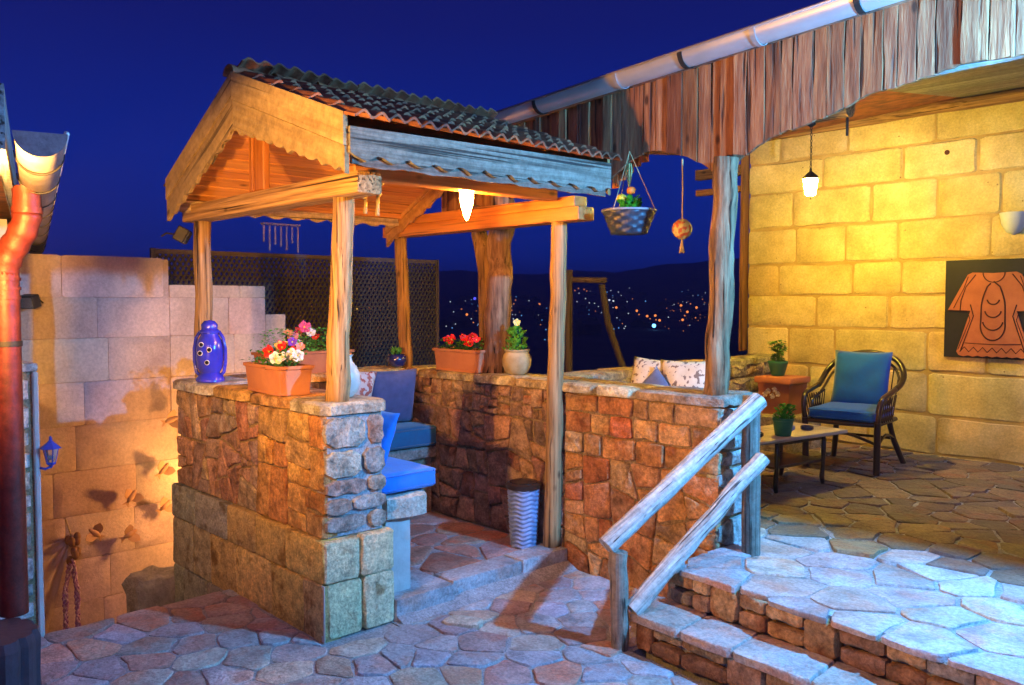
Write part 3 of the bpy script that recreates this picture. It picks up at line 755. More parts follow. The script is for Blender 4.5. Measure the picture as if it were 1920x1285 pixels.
# ================================================================== LEFT TUFF WALL with birds
rg = random.Random(61)
XW = -3.2
pw = wall('pink_tuff_wall', 'tall pinkish plastered tuff wall with a stepped top and clay birds on it', XW-.15, .6, -1.6)
prof = [(-3.2, .52, 1.935), (.52, 1.325, 1.73), (1.325, 1.51, 1.49), (1.51, 3.4, .95)]
for y0, y1, zt in prof: obj('wall_core', box(XW-.30, XW-.012, y0, y1, -1.6, zt-.01), M['pinkwall'], pw, color=(.9, .85, .8))
zc = [-1.6, -1.28, -.95, -.62, -.30, .03, .36, .69, 1.01, 1.33, 1.63, 1.95]
for r in range(len(zc)-1):
    y = -3.2+rg.uniform(0, .3)
    while y < 3.35:
        w_ = rg.uniform(.42, .8); y1 = y+w_
        zt = [p_[2] for p_ in prof if p_[0] <= (y+y1)/2 <= p_[1]+.001]
        zt = zt[0] if zt else .95
        for p_ in prof[:-1]:
            if y < p_[1] < y1 and zc[r+1] > .9: y1 = p_[1]
        zt = [p_[2] for p_ in prof if p_[0] <= (y+y1)/2 <= p_[1]+.001][0] if y1 < 3.4 else .95
        z0, z1 = zc[r], min(zc[r+1], zt)
        if z1-z0 > .06 and y1-y > .05:
            q = roundoff(inset([(y, z0), (y1, z0), (y1, z1), (y, z1)], .0012), rg, .03, .002)
            obj('tuff_block', stone(q, (vv(XW, 0, 0), EY, EZ, EX), .03, rg, .0016, .0008, rg.uniform(-.0012, .0012), .0003), M['pinkwall'], pw, smooth=True, ang=40, color=pal(rg, [(1, 1, 1), (.97, .96, .95), (1.0, .98, .96)], .025))
        y = y1
# ---- lattice screen behind it
ls = thing('lattice_screen', 'dark diagonal lattice screen in a thin wooden frame above the pink wall', 'lattice screen', (XW-.42, 1.9, .4))
XL = XW-.40; yl0, yl1, zl0, zl1 = .56, 3.45, .55, 1.99
V_, F_ = [], []
def slat(p, q, x0, x1, w):
    d = (vv(*q)-vv(*p)).normalized(); n = vv(-d.y, d.x, 0)*w/2 if False else Vector((-d.y, d.x))*w/2
    k = len(V_)
    for xx in (x0, x1):
        for s, pt in ((1, p), (-1, p), (-1, q), (1, q)): V_.append((xx, pt[0]+n.x*s, pt[1]+n.y*s))
    F_.extend([(k, k+3, k+2, k+1), (k+4, k+5, k+6, k+7), (k, k+1, k+5, k+4), (k+2, k+3, k+7, k+6), (k, k+4, k+7, k+3), (k+1, k+2, k+6, k+5)])
def clipseg(c, s, sgn):
    """line y = c + sgn*(z)*s inside the panel"""
    pts = []
    za, zb = zl0, zl1
    ya, yb = c, c+sgn*s*(zl1-zl0)
    lo, hi = (0, 1)
    dy = yb-ya
    if abs(dy) > 1e-9:
        t0, t1 = (yl0-ya)/dy, (yl1-ya)/dy
        if t0 > t1: t0, t1 = t1, t0
        lo, hi = max(lo, t0), min(hi, t1)
    if hi-lo < .02: return None
    return (ya+dy*lo, za+(zb-za)*lo), (ya+dy*hi, za+(zb-za)*hi)
c = yl0-1.2
while c < yl1+1.2:
    s_ = clipseg(c, .62, 1)
    if s_: slat((s_[0][0], s_[0][1], 0)[:2]+(0,), s_[1][:2]+(0,), XL, XL+.006, .020)
    s_ = clipseg(c, .62, -1)
    if s_: slat(s_[0][:2]+(0,), s_[1][:2]+(0,), XL-.009, XL-.003, .020)
    c += .047
o = obj('lattice_slats', (V_, F_), M['lattice'], ls); o['kind'] = 'stuff'
obj('top_rail', box(XL-.02, XL+.015, yl0, yl1, zl1, zl1+.04), M['frame_wood'], ls, grain='y', color=(.45, .45, .5))
obj('bottom_rail', box(XL-.02, XL+.015, yl0, yl1, zl0-.04, zl0), M['frame_wood'], ls, grain='y', color=(.45, .45, .5))
for yy in (yl0-.03, (yl0+yl1)/2+.2, yl1):
    obj('post', box(XL-.025, XL+.01, yy, yy+.035, -1.6, zl1+.045), M['frame_wood'], ls, grain='z', color=(.5, .5, .55))

# ================================================================== LEFT BUILDING: plaster wall, stone pier, gutter, downpipe
gd = (vv(-5.4, .13, 0)-vv(.828, -1.378, 0)).normalized(); gn = vv(gd.y, -gd.x, 0)    # gn points left/away
if gn.y > 0: gn = -gn
lb = thing('plaster_house', 'strip of shaded plaster house wall behind the red downpipe at the left edge', 'house', (-3, -1.0, -1.6))
P0 = vv(.02, -1.18, 0)+gn*.14+gd*1.5
obj('wall', along_box(P0, gd, 5.2, gn, 0, .3, -1.6, 2.02), M['plaster'], lb)
obj('eave_board', along_box(vv(.828, -1.378, 0)+gn*.085, gd, 6.2, gn, 0, .03, 2.02, 2.20), M['wood_grey'], lb, grain=gd, color=(.6, .7, .8))
obj('roof', along_box(vv(.828, -1.378, 0)+gn*.12, gd, 6.2, gn, 0, 1.2, 2.10, 2.16), M['tile'], lb, color=(1, 1, 1))
rg = random.Random(71)
pr = wall('stone_pier', 'narrow strip of rough whitish stones edged with mortar beside the red downpipe', -1.1, -1.2, 0)
obj('mortar_core', box(-1.5, -.968, -1.55, -.990, -.1, 1.27), M['mortar'], pr)
obj('mortar_edge', box(-1.3, -.950, -.990, -.964, -.1, 1.27, .006), M['plaster'], pr)
z = 0.0
while z < 1.25:
    h = min(rg.uniform(.07, .15), 1.27-z)
    if h < .05: break
    lay([[(-1.35, z), (-.995, z+rg.uniform(-.01, .01)), (-.995, z+h), (-1.35, z+h)]], fEND(-.955), .03, M['stone'], pr, [(.62, .62, .56), (.30, .28, .25), (.5, .46, .40)], rg, gap=.014, out=(0, .018), dome=.012, bev=.018)
    z += h
obj('coping_stone', box(-1.5, -.945, -1.55, -.965, 1.27, 1.31, .012, 2), M['stone'], pr, color=(.6, .58, .54))
def gutter_vf(A, d, side, L, r, th=.006, n=12, slope=0, segs=1):
    """half-round channel, open side up"""
    V, F = [], []
    for s in range(segs+1):
        t = L*s/segs; base = A+d*t+vv(0, 0, slope*t)
        for rr in (r, r-th):
            for k in range(n+1):
                a = PI+PI*k/n; V.append(tuple(base+side*math.cos(a)*rr+EZ*math.sin(a)*rr))
    m = 2*(n+1)
    for s in range(segs):
        for k in range(n):
            F.append((s*m+k, s*m+k+1, (s+1)*m+k+1, (s+1)*m+k)); q = n+1
            F.append((s*m+q+k, (s+1)*m+q+k, (s+1)*m+q+k+1, s*m+q+k+1))
        for k in (0, n): F.append((s*m+k, (s+1)*m+k, (s+1)*m+n+1+k, s*m+n+1+k))
    for s in (0, segs):
        for k in range(n): F.append((s*m+k, s*m+k+1, s*m+n+2+k, s*m+n+1+k))
    return V, F
def bead(A, d, side, L, r, slope=0):   # rolled front lip
    P = [A+side*r, A+side*r+d*L+vv(0, 0, slope*L)]
    return ring_path(P, .008, 8)
lg = thing('left_gutter', 'short half round metal gutter seen end on above the red downpipe', 'gutter', (.2, -1.3, 2.0))
GA = vv(.828, -1.378, 2.075)
obj('channel', gutter_vf(GA, gd, -gn, 6.0, .068, segs=6), M['galv_dark'], lg, smooth=True, ang=40)
obj('end_cap', plate([tuple(GA-gd*.001+(-gn)*math.cos(PI+PI*k/14)*.069+EZ*math.sin(PI+PI*k/14)*.069) for k in range(15)], -gd, .008), M['galv_dark'], lg)
obj('rolled_lip', bead(GA+vv(0, 0, .002), gd, -gn, 6.0, .066), M['galv'], lg, smooth=True)
for t in (.35, .9, 1.45, 2.0, 2.6, 3.3, 4.2, 5.2):
    obj('bracket', gutter_vf(GA+gd*t-vv(0, 0, .002), gd, -gn, .022, .073, th=.004), M['metal_dark'], lg, smooth=True, ang=40)
dp = thing('downpipe', 'red brown downpipe with a ribbed elbow hanging from the gutter at the left edge', 'downpipe', (-.145, -1.245, .41))
rtv = vv(.68, .733, 0)
pc = vv(-.165, -1.262, 0); pu = pc+rtv*.092
def wob_pipe(pts, r, rib=None, n=20):
    V, F = ring_path(pts, [r*(1+(.06*math.sin(i*1.9) if rib and rib[0] <= i <= rib[1] else 0)) for i in range(len(pts))], n)
    return V, F
obj('outlet', ring_path([(pu.x, pu.y, 2.03), (pu.x, pu.y, 2.0), (pu.x, pu.y, 1.95)], [.052, .048, .050], 20), M['redpipe'], dp, smooth=True, ang=50)
obj('collar', ring_path([(pu.x, pu.y, 1.952), (pu.x, pu.y, 1.93)], .054, 20), M['redpipe'], dp, smooth=True, ang=50)
elb = []
for i in range(15):
    t = i/14; q = pu.lerp(pc, .5-.5*math.cos(PI*t)); elb.append((q.x, q.y, 1.935-.235*t))
obj('elbow', wob_pipe(elb, .050, (1, 12)), M['redpipe'], dp, smooth=True)
obj('pipe', ring_path([(pc.x, pc.y, 1.71), (pc.x, pc.y, 1.0), (pc.x, pc.y, .40)], .050, 24), M['redpipe'], dp, smooth=True, ang=50)
for zz_ in (1.69, 1.655, 1.62): obj('rib', ring_path([(pc.x, pc.y, zz_), (pc.x, pc.y, zz_-.012)], .0545, 24), M['redpipe'], dp, smooth=True, ang=50)
obj('clamp', ring_path([(pc.x, pc.y, 1.45), (pc.x, pc.y, 1.43)], .054, 24), M['metal_dark'], dp, smooth=True, ang=50)
st = thing('grooved_stump', 'dark blue black grooved wooden stump under the downpipe in the bottom left corner', 'stump', (-.02, -1.36, 0))
V_, F_ = [], []
frame((-.015, -1.385, 0))
prof_ = [(.165, 0), (.17, .05), (.16, .2), (.165, .36), (.155, .395), (.05, .40)]
for r, z in prof_:
    for k in range(48): a = 2*PI*k/48; rr = r*(1+(.05 if k % 4 else -.05)+.03*noise.noise(Vector((k, z*4, 0)))); V_.append((rr*math.cos(a), rr*math.sin(a), z))
for i in range(5):
    for k in range(48): k2 = (k+1) % 48; F_.append((i*48+k, i*48+k2, (i+1)*48+k2, (i+1)*48+k))
F_.append(tuple(range(240, 288)))
obj('trunk_section', (V_, F_), M['lattice'], st, grain='z', color=(.6, .7, 1.2)); noframe()

# ================================================================== GAZEBO timber frame and roof
rg = random.Random(81)
gz = thing('gazebo', 'small open timber gazebo with a clay tiled gable roof standing on low stone walls', 'gazebo', (-.8, .85, .09))
WO = M['wood_old']; PN = M['wood_pine']
RA, RZ = -.67, 2.76
zR = lambda a: RZ-.350*(a-RA)
zL = lambda a: RZ-.505*(RA-a)
obj('post', log((-.085, .12, 1.10), (.0, .12, 2.11), .058, .050, rough=.25, seed=1, bend=.015), WO, gz, grain='z', smooth=True, color=(1.35, 1.15, .9))
obj('post', log((-1.61, .12, 1.10), (-1.605, .12, 2.09), .054, .050, rough=.2, seed=2), WO, gz, grain='z', smooth=True, color=(1.1, .95, .8))
obj('post', log((-.075, 1.60, .10), (-.05, 1.63, 2.12), .052, .048, k=18, rough=.25, seed=3, bend=.015), WO, gz, grain='z', smooth=True, color=(1.0, .9, .72))
obj('post', log((-1.655, 1.66, 1.10), (-1.70, 1.65, 2.09), .048, .046, rough=.2, seed=4), WO, gz, grain='z', smooth=True, color=(1.1, .85, .65))
obj('beam', box(-1.74, .235, .045, .175, 2.085, 2.185, .010, 2), WO, gz, grain='x', smooth=True, ang=30, color=(1.35, 1.1, .8))
obj('beam', box(-1.83, .15, 1.58, 1.72, 2.07, 2.15, .010, 2), PN, gz, grain='x', smooth=True, ang=30, color=(.95, .85, .7))
obj('beam', box(-1.80, .10, 1.60, 1.71, 2.152, 2.215, .008, 2), PN, gz, grain='x', smooth=True, ang=30, color=(1.0, .9, .7))
obj('wall_plate', box(-.10, .0, .18, 1.57, 2.192, 2.25, .006), PN, gz, grain='y')
obj('wall_plate', box(-1.66, -1.56, .18, 1.57, 2.192, 2.25, .006), PN, gz, grain='y')
obj('king_post', box(-.80, -.69, .06, .10, 2.187, 2.70, .006), PN, gz, grain='z', color=(.75, .65, .55))
obj('king_post', box(-.86, -.82, .06, .11, 2.187, 2.66, .006), PN, gz, grain='z', color=(.75, .65, .55))
# bargeboards: two boards each side, lower one with a worn scalloped edge
def barge(y, th, a0, a1, zf, hu, hl_in, hl_out, seed, cols, parent=gz, wave=.10, amp=.012):
    n = 28; r2 = random.Random(seed)
    ztop = lambda a: zf(a)+.004
    up = [(a0+(a1-a0)*i/6, y, ztop(a0+(a1-a0)*i/6)) for i in range(7)]
    lo = [(a0+(a1-a0)*i/6, y, ztop(a0+(a1-a0)*i/6)-hu) for i in range(6, -1, -1)]
    s = 1 if a1 > a0 else -1
    poly = up+lo
    if s > 0: poly = poly[::-1]
    gr = (a1-a0, 0, zf(a1)-zf(a0))
    nrm = (0, -1, 0)
    obj('bargeboard', plate(poly, nrm, th), M['board_tan'], parent, grain=gr, color=cols)
    y2 = y+.006
    up = [(a0+(a1-a0)*i/n, y2, ztop(a0+(a1-a0)*i/n)-hu-.003) for i in range(n+1)]
    lo = []
    for i in range(n, -1, -1):
        a = a0+(a1-a0)*i/n; t = i/n
        hh = hl_in+(hl_out-hl_in)*t
        lo.append((a, y2, ztop(a)-hu-hh+amp*math.sin(2*PI*abs(a-a0)/wave)+r2.uniform(-.006, .006)))
    poly = up+lo
    if s > 0: poly = poly[::-1]
    obj('bargeboard', plate(poly, nrm, th), M['board_tan'], parent, grain=gr, color=tuple(c*.85 for c in cols))
barge(-.12, .022, RA, .385, zR, .14, .15, .11, 1, (.95, .92, .8))
barge(-.12, .022, RA-.003, -1.56, zL, .12, .17, .12, 2, (.9, .85, .75))
barge(1.56, .022, RA, .385, zR, .12, .10, .08, 3, (1.2, .8, .5))
barge(1.56, .022, RA-.003, -1.76, zL, .12, .10, .08, 4, (1.2, .8, .5))
# eave fascia with scalloped lower edge
def eave_board(x, y0, y1, zt0, zt1, zb, th, seed, amp=.014, wave=.15, nm='eave_board', col=(1.25, 1.15, 1.0)):
    r2 = random.Random(seed); n = 60
    up = [(x, y0+(y1-y0)*i/n, zt0+(zt1-zt0)*i/n) for i in range(n+1)]
    lo = [(x, y0+(y1-y0)*i/n, zb+amp*math.cos(2*PI*(y1-y0)*i/n/wave)+r2.uniform(-.003, .003)) for i in range(n, -1, -1)]
    obj(nm, plate((up+lo)[::-1], (1, 0, 0), th), M['wood_grey'], gz, grain='y', color=col)
eave_board(.40, -.095, 1.575, 2.335, 2.36, 2.21, .022, 5, col=(.62, .62, .50))
eave_board(.372, -.07, 1.56, 2.28, 2.28, 2.18, .016, 6, amp=.004, wave=.3, nm='under_board', col=(.6, .45, .35))
eave_board(-1.60, -.07, 1.60, 2.27, 2.27, 2.14, .016, 7, amp=.01, nm='eave_board', col=(1.1, .9, .7))
# pine soffit boards on both slopes
def soffit(a0, a1, zf, n, nm='roof_board'):
    for i in range(n):
        p, q = a0+(a1-a0)*i/n, a0+(a1-a0)*(i+1)/n-(a1-a0)*.012/abs(a1-a0)
        zo = -.070+(.004 if i % 2 else 0)*0
        V = []
        for b in (-.092, 1.555):
            for a in (p, q):
                V += [(a, b, zf(a)+zo-.016), (a, b, zf(a)+zo)]
        F = [(0, 4, 6, 2), (1, 3, 7, 5), (0, 2, 3, 1), (4, 5, 7, 6), (0, 1, 5, 4), (2, 6, 7, 3)]
        obj(nm, (V, F), PN, gz, grain='y', color=pal(rg, [(1, .95, .9)], .14))
soffit(RA, -1.63, zL, 11); soffit(RA, .385, zR, 11)
# tiles
def tile_vf(o, ex, ey, n, w, L, r2):
    V = []; K = 17
    lift0, lift1 = .022+r2.uniform(-.003, .004), .004
    prof_ = []
    for k in range(K):
        t = k/(K-1)
        h = .026*(.5-.5*math.cos(4*PI*t))
        prof_.append((t*w*1.04, h))
    for thk in (0, -.012):
        for y, lf in ((0, lift0), (L, lift1)):
            for x, h in prof_: V.append(tuple(o+ex*x+ey*y+n*(h+lf+thk)))
    F = []
    for k in range(K-1):
        F.append((k, k+1, K+k+1, K+k)); F.append((2*K+k, 3*K+k, 3*K+k+1, 2*K+k+1)); F.append((k, 2*K+k, 2*K+k+1, k+1)); F.append((K+k, K+k+1, 3*K+k+1, 3*K+k))
    F += [(0, K, 3*K, 2*K), (K-1, 3*K-1, 4*K-1, 2*K-1)]
    return V, F
TC = [(1, 1, 1), (.75, .75, .8), (1.3, 1.1, 1.0), (.6, .6, .62), (1.15, .9, .8)]
def tiles(o, ex, ey, n, ncol, nrow, w, ex_, L):
    for r in range(nrow):
        for c in range(ncol):
            oo = o+ex*(c*w+rg.uniform(-.004, .004))+ey*(r*ex_+rg.uniform(-.012, .012))+n*(.002)
            obj('roof_tile', tile_vf(oo, ex, ey+ex*rg.uniform(-.015, .015), n, w, L, rg), M['tile'], gz, smooth=True, ang=50, color=pal(rg, TC, .12))
th = math.atan(.350); ey = vv(-math.cos(th), 0, math.sin(th)); n_ = vv(math.sin(th), 0, math.cos(th))
tiles(vv(.455, -.112, zR(.455)-.014), EY, ey, n_, 10, 6, .171, .193, .235)
th = math.atan(.505); ey = vv(math.cos(th), 0, math.sin(th)); n_ = vv(-math.sin(th), 0, math.cos(th))
tiles(vv(-1.63, 1.61, zL(-1.63)-.012), -EY, ey, n_, 10, 6, .171, .19, .23)
for i in range(7):
    y0 = -.135+i*.245; V, F = [], []
    for yy, rr in ((y0, .062), (y0+.29, .052)):
        for q in (0, .012):
            for k in range(9): a = PI*k/8; V.append((RA+math.cos(a)*(rr-q), yy, RZ-.025+math.sin(a)*(rr-q)*.8+(.012 if yy == y0 else 0)))
    for k in range(8): F += [(k, k+18, k+19, k+1), (k+9, k+10, k+28, k+27), (k, k+1, k+10, k+9), (k+18, k+27, k+28, k+19)]
    obj('ridge_tile', (V, F), M['tile'], gz, smooth=True, ang=50, color=pal(rg, TC, .12))

# ================================================================== VERANDA
rg = random.Random(91)
vr = thing('veranda', 'plank fronted veranda roof on round posts in front of the yellow block wall', 'veranda', (1, 3.5, .34))
BP = [(-1.5, 2.16), (-1.2, 2.17), (-.98, 2.22), (-.72, 2.29), (-.5, 2.38), (-.25, 2.44), (-.05, 2.38), (.09, 2.28), (.2, 2.36), (.302, 2.42), (.42, 2.452), (.52, 2.448), (.713, 2.385), (.82, 2.33), (.84, 2.30), (.995, 2.30), (1.0, 2.32), (1.12, 2.385), (1.228, 2.43), (1.535, 2.49), (1.69, 2.55), (1.9, 2.575), (2.1, 2.61), (2.4, 2.60), (2.9, 2.50), (3.4, 2.34), (3.9, 2.30), (4.5, 2.4)]
bpx, bpz = [q[0] for q in BP], [q[1] for q in BP]
zb_ = lambda a: float(np.interp(a, bpx, bpz))
ztp = lambda a: 2.815+.066*a
x = -1.46
while x < 4.2:
    w_ = rg.uniform(.05, .115)
    if x < .997 < x+w_: w_ = max(.997-x, .03)
    x1 = x+w_-rg.uniform(.002, .006)
    yb = 1.85+rg.choice((0, 0, .006, .012)); n = 3
    lo = [(x+(x1-x)*i/n, yb, zb_(x+(x1-x)*i/n)+rg.uniform(-.004, .004)) for i in range(n+1)]
    mid = lambda s, z: (x1 if s else x)+rg.uniform(-.005, .003 if s else .005)
    zt = ztp(x)
    sd = [(mid(1, 0), yb, lo[-1][2]+(zt-lo[-1][2])*t) for t in (.3, .6, 1)]
    sg = [(mid(0, 0), yb, lo[0][2]+(zt-lo[0][2])*t) for t in (1, .6, .3)]
    poly = lo+sd+sg
    vf = plate(poly, (0, -1, 0), .022)
    tw = rg.uniform(-.05, .04); cx = (x+x1)/2
    vf = ([(a, b+(a-cx)*tw, z) for a, b, z in vf[0]], vf[1])
    obj('plank', vf, M['wood_red'], vr, grain='z', color=pal(rg, [(1, 1, 1), (1.35, 1.2, 1.05), (.8, .72, .68), (1.2, .95, .8), (1.5, 1.3, 1.05), (.65, .6, .6)], .15))
    x += w_
# short inner planks left of the hanging basket, yellow backlight put into the colour
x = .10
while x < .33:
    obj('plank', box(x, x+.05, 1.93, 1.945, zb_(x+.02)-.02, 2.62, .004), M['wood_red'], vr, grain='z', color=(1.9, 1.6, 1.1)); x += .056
obj('header_beam', box(-1.6, 4.2, 1.885, 1.925, 2.52, 2.62), M['wood_red'], vr, grain='x', color=(.9, .8, .7)) if 0 else None
obj('post', log((.968, 1.755, 1.095), (.995, 1.79, 2.345), .064, .064, n=18, k=20, rough=.22, seed=5, bend=.015), M['bark'], vr, grain='z', smooth=True, color=(1.1, 1, .85))
obj('post', log((-.845, 1.82, 1.09), (-.80, 1.86, 2.5), .092, .075, n=20, k=18, rough=.38, seed=6, bend=.04), M['bark'], vr, grain='z', smooth=True, color=(1.3, 1.1, .9))
obj('forked_limb', ring_path([(-.93, 1.83, 1.10), (-.94, 1.83, 1.5), (-.945, 1.83, 1.80), (-.97, 1.83, 1.95), (-1.03, 1.84, 2.07), (-1.05, 1.85, 2.17), (-1.02, 1.85, 2.26)], [.055, .052, .055, .06, .055, .06, .06], 14, .25, 3), M['bark'], vr, grain='z', smooth=True, color=(.9, .72, .5))
obj('post', log((3.95, 1.80, .33), (3.95, 1.80, 2.7), .07, .065, rough=.16, seed=9), WO, vr, grain='z', smooth=True, color=(.9, .8, .66))
# ceiling boards, logs and roof deck
zc_ = lambda b: 2.86+.105*(b-1.9)
b = 1.90
while b < 5.5:
    w_ = rg.uniform(.13, .2); q = min(b+w_-.006, 5.55)
    V = [(a, y, zc_(y)+.05*a*0+dz) for a in (-1.5, 4.2) for y in (b, q) for dz in (0, .02)]
    obj('ceiling_board', (V, [(0, 2, 3, 1), (4, 5, 7, 6), (0, 1, 5, 4), (2, 6, 7, 3), (0, 4, 6, 2), (1, 3, 7, 5)]), M['wood_grey'], vr, grain='x', color=pal(rg, [(.6, .62, .66), (.5, .5, .52)], .15))
    b += w_
obj('log_beam', log((-1.5, 3.93, 2.99), (.62, 3.93, 2.99), .070, .074, n=16, k=16, rough=.2, seed=7, bend=.04), WO, vr, grain='x', smooth=True, ang=50, color=(1.0, .8, .58))
obj('log_beam', log((1.7, 2.02, 2.70), (4.2, 2.02, 2.72), .075, .07, n=16, k=16, rough=.25, seed=8, bend=.05), M['wood_grey'], vr, grain='x', smooth=True, ang=50, color=(1.2, 1.1, 1.0))
obj('log_beam', log((-1.0, 5.17, 3.145), (4.2, 5.17, 3.16), .05, .05, n=12, k=22, rough=.3, seed=11, bend=.05), WO, vr, grain='x', smooth=True, color=(.9, .7, .5))
obj('iron_hook', ring_path([(.60, 3.93, 2.96), (.60, 3.93, 2.79)], .009, 6), M['metal_dark'], vr)
V = [(a, y, z+dz) for a in (-1.55, 4.3) for y, z in ((1.80, 2.73+.06*(a+1.35)), (5.9, 3.14+.06*(a+1.35))) for dz in (0, .05)]
obj('roof_deck', (V, [(0, 2, 3, 1), (4, 5, 7, 6), (0, 1, 5, 4), (2, 6, 7, 3), (0, 4, 6, 2), (1, 3, 7, 5)]), M['tile'], vr, color=(.8, .8, .8))
# gutter
gt = thing('veranda_gutter', 'long half round metal gutter with clamps running along the top of the plank fascia', 'gutter', (1.5, 1.76, 2.85))
obj('channel', gutter_vf(vv(-1.35, 1.765, 2.79), EX, -EY, 5.7, .072, slope=.060, segs=2), M['galv'], gt, smooth=True, ang=40)
obj('rolled_lip', bead(vv(-1.35, 1.765, 2.79), EX, -EY, 5.7, .072, slope=.060), M['galv'], gt, smooth=True)
for a in (-.98, -.35, .30, .75, 1.18, 1.70, 2.25, 2.8, 3.4):
    obj('clamp', gutter_vf(vv(a, 1.765, 2.79+.060*(a+1.35)-.001), EX, -EY, .028, .077, th=.004), M['galv'] if a in (.30, 1.18) else M['metal_dark'], gt, smooth=True, ang=40)
# floodlight bracket outside the frame; plate added to keep the beam off the terrace
fl = thing('floodlight', 'black floodlight bracket with an added beam-cutting plate under the gutter beyond the right edge', 'floodlight', (2.9, 1.66, 2.5))
obj('beam_screen', plate([(2.62, 1.66, 2.47), (3.4, 1.66, 2.47), (3.4, 1.70, 2.10), (2.62, 1.70, 2.10)], (0, -1, 0), .004), M['metal_dark'], fl)
obj('bracket', box(2.88, 2.92, 1.66, 1.84, 2.60, 2.64), M['metal_dark'], fl)

# ================================================================== HANDRAIL
hr = thing('handrail', 'silvered round log handrail with two rails beside the stone steps', 'handrail', (1.1, 1.3, .1))
GRW = M['wood_grey']
obj('post', log((1.005, .945, -.01), (1.0, .945, .45), .042, .042, k=8, rough=.2, seed=12), GRW, hr, grain='z', smooth=True, ang=60, color=(.8, .72, .62))
obj('post', log((1.215, 1.715, .32), (1.205, 1.72, 1.13), .047, .045, k=9, rough=.14, seed=13), GRW, hr, grain='z', smooth=True, ang=60, color=(.62, .58, .52))
obj('rail', log((.957, .905, .472), (1.262, 1.70, 1.115), .047, .046, n=16, k=16, rough=.2, seed=14, bend=.008), GRW, hr, grain=(.4, .8, .67), smooth=True, ang=60, color=(1.5, 1.5, 1.5))
obj('rail', log((1.045, .985, .175), (1.285, 1.70, .83), .044, .038, n=16, k=16, rough=.26, seed=15, bend=.010), GRW, hr, grain=(.3, .8, .67), smooth=True, ang=60, color=(1.45, 1.45, 1.45))

# ================================================================== BENCHES inside the gazebo
fb = thing('stone_bench', 'stone slab bench on a pale block carrying the bright blue seat cushion', 'bench', (-.5, .55, .1))
rg = random.Random(101)
obj('seat_slab', stone(roundoff([(-1.3, .345), (-.03, .345), (.0, .60), (-.12, .66), (-1.3, .66)], rg, .1, .012), (vv(0, 0, .612), EX, EY, EZ), .11, rg, .014, .004, 0, .001), M['ashlar'], fb, smooth=True, ang=35, color=(.5, .5, .42))
obj('support_block', box(-.36, -.05, .375, .53, .09, .505, .008, 2), M['plaster'], fb, smooth=True, ang=35)
obj('support_block', box(-1.35, -1.0, .38, .60, .09, .505, .008, 2), M['plaster'], fb, smooth=True, ang=35)
bb = thing('plank_bench', 'shaded bench along the back wall of the gazebo under the teal cushion', 'bench', (-1.4, 1.1, .1))
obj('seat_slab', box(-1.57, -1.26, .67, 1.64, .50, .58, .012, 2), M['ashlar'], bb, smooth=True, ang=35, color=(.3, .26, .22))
obj('support_block', box(-1.56, -1.30, .70, 1.62, .095, .50), M['mortar'], bb)
def soft_box(x0, x1, y0, y1, z0, z1, seed=0, bev=.022):
    bm = bmesh.new(); bmesh.ops.create_cube(bm, size=1)
    for q in bm.verts: q.co = Vector(((x0+x1)/2+q.co.x*(x1-x0), (y0+y1)/2+q.co.y*(y1-y0), (z0+z1)/2+q.co.z*(z1-z0)))
    bmesh.ops.bevel(bm, geom=bm.edges[:], offset=bev, segments=3, affect='EDGES', profile=.5)
    bmesh.ops.subdivide_edges(bm, edges=[e_ for e_ in bm.edges if e_.calc_length() > .12], cuts=7, use_grid_fill=True)
    cx, cy = (x0+x1)/2, (y0+y1)/2
    for q in bm.verts:
        k = max(0, 1-((q.co.x-cx)/(x1-x0)*2)**4)*max(0, 1-((q.co.y-cy)/(y1-y0)*2)**4)
        q.co += Vector((0, 0, (.010*k+.005*noise.noise(q.co*7+Vector((seed, 0, 0))))*(1 if q.co.z > (z0+z1)/2 else .3)))
        q.co += Vector((noise.noise(q.co*9), noise.noise(q.co*9+Vector((5, 5, 5))), 0))*.004
    v = [tuple(q.co) for q in bm.verts]; f = [tuple(a.index for a in q.verts) for q in bm.faces]; bm.verts.index_update(); bm.free()
    return v, f
def piping(par, x0, x1, y0, y1, zs, m, color):
    for z in zs:
        P = []
        for cx, cy, a0 in ((x1-.03, y1-.03, 0), (x0+.03, y1-.03, PI/2), (x0+.03, y0+.03, PI), (x1-.03, y0+.03, 3*PI/2)):
            for k in range(4): a = a0+k*PI/6; P.append((cx+.031*math.cos(a), cy+.031*math.sin(a), z+.003*noise.noise(Vector((cx*9+k, cy*9, z)))))
        obj('piping', ring_path(P+[P[0]], .0045, 6), m, par, smooth=True, color=color)
def cushion(name, label, vf, m, cat='cushion', color=(1, 1, 1), group=None, pip=None):
    o = obj(name, vf, m, smooth=True, color=color); meta(o, label, cat, group)
    if pip: piping(o, *pip, m, tuple(c*.8 for c in color))
    return o
cushion('seat_cushion', 'bright blue foam seat cushion on the front stone bench', soft_box(-1.28, -.045, .35, .70, .622, .725, 1), M['fab_blue'], pip=(-1.28, -.045, .35, .70, (.640, .712)))
cushion('seat_cushion', 'shaded teal blue seat cushion along the back bench under the slate pillow', soft_box(-1.56, -1.235, .72, 1.63, .588, .728, 2), M['fab_blue'], color=(.3, .55, .32), pip=(-1.56, -1.235, .72, 1.63, (.606, .714)))
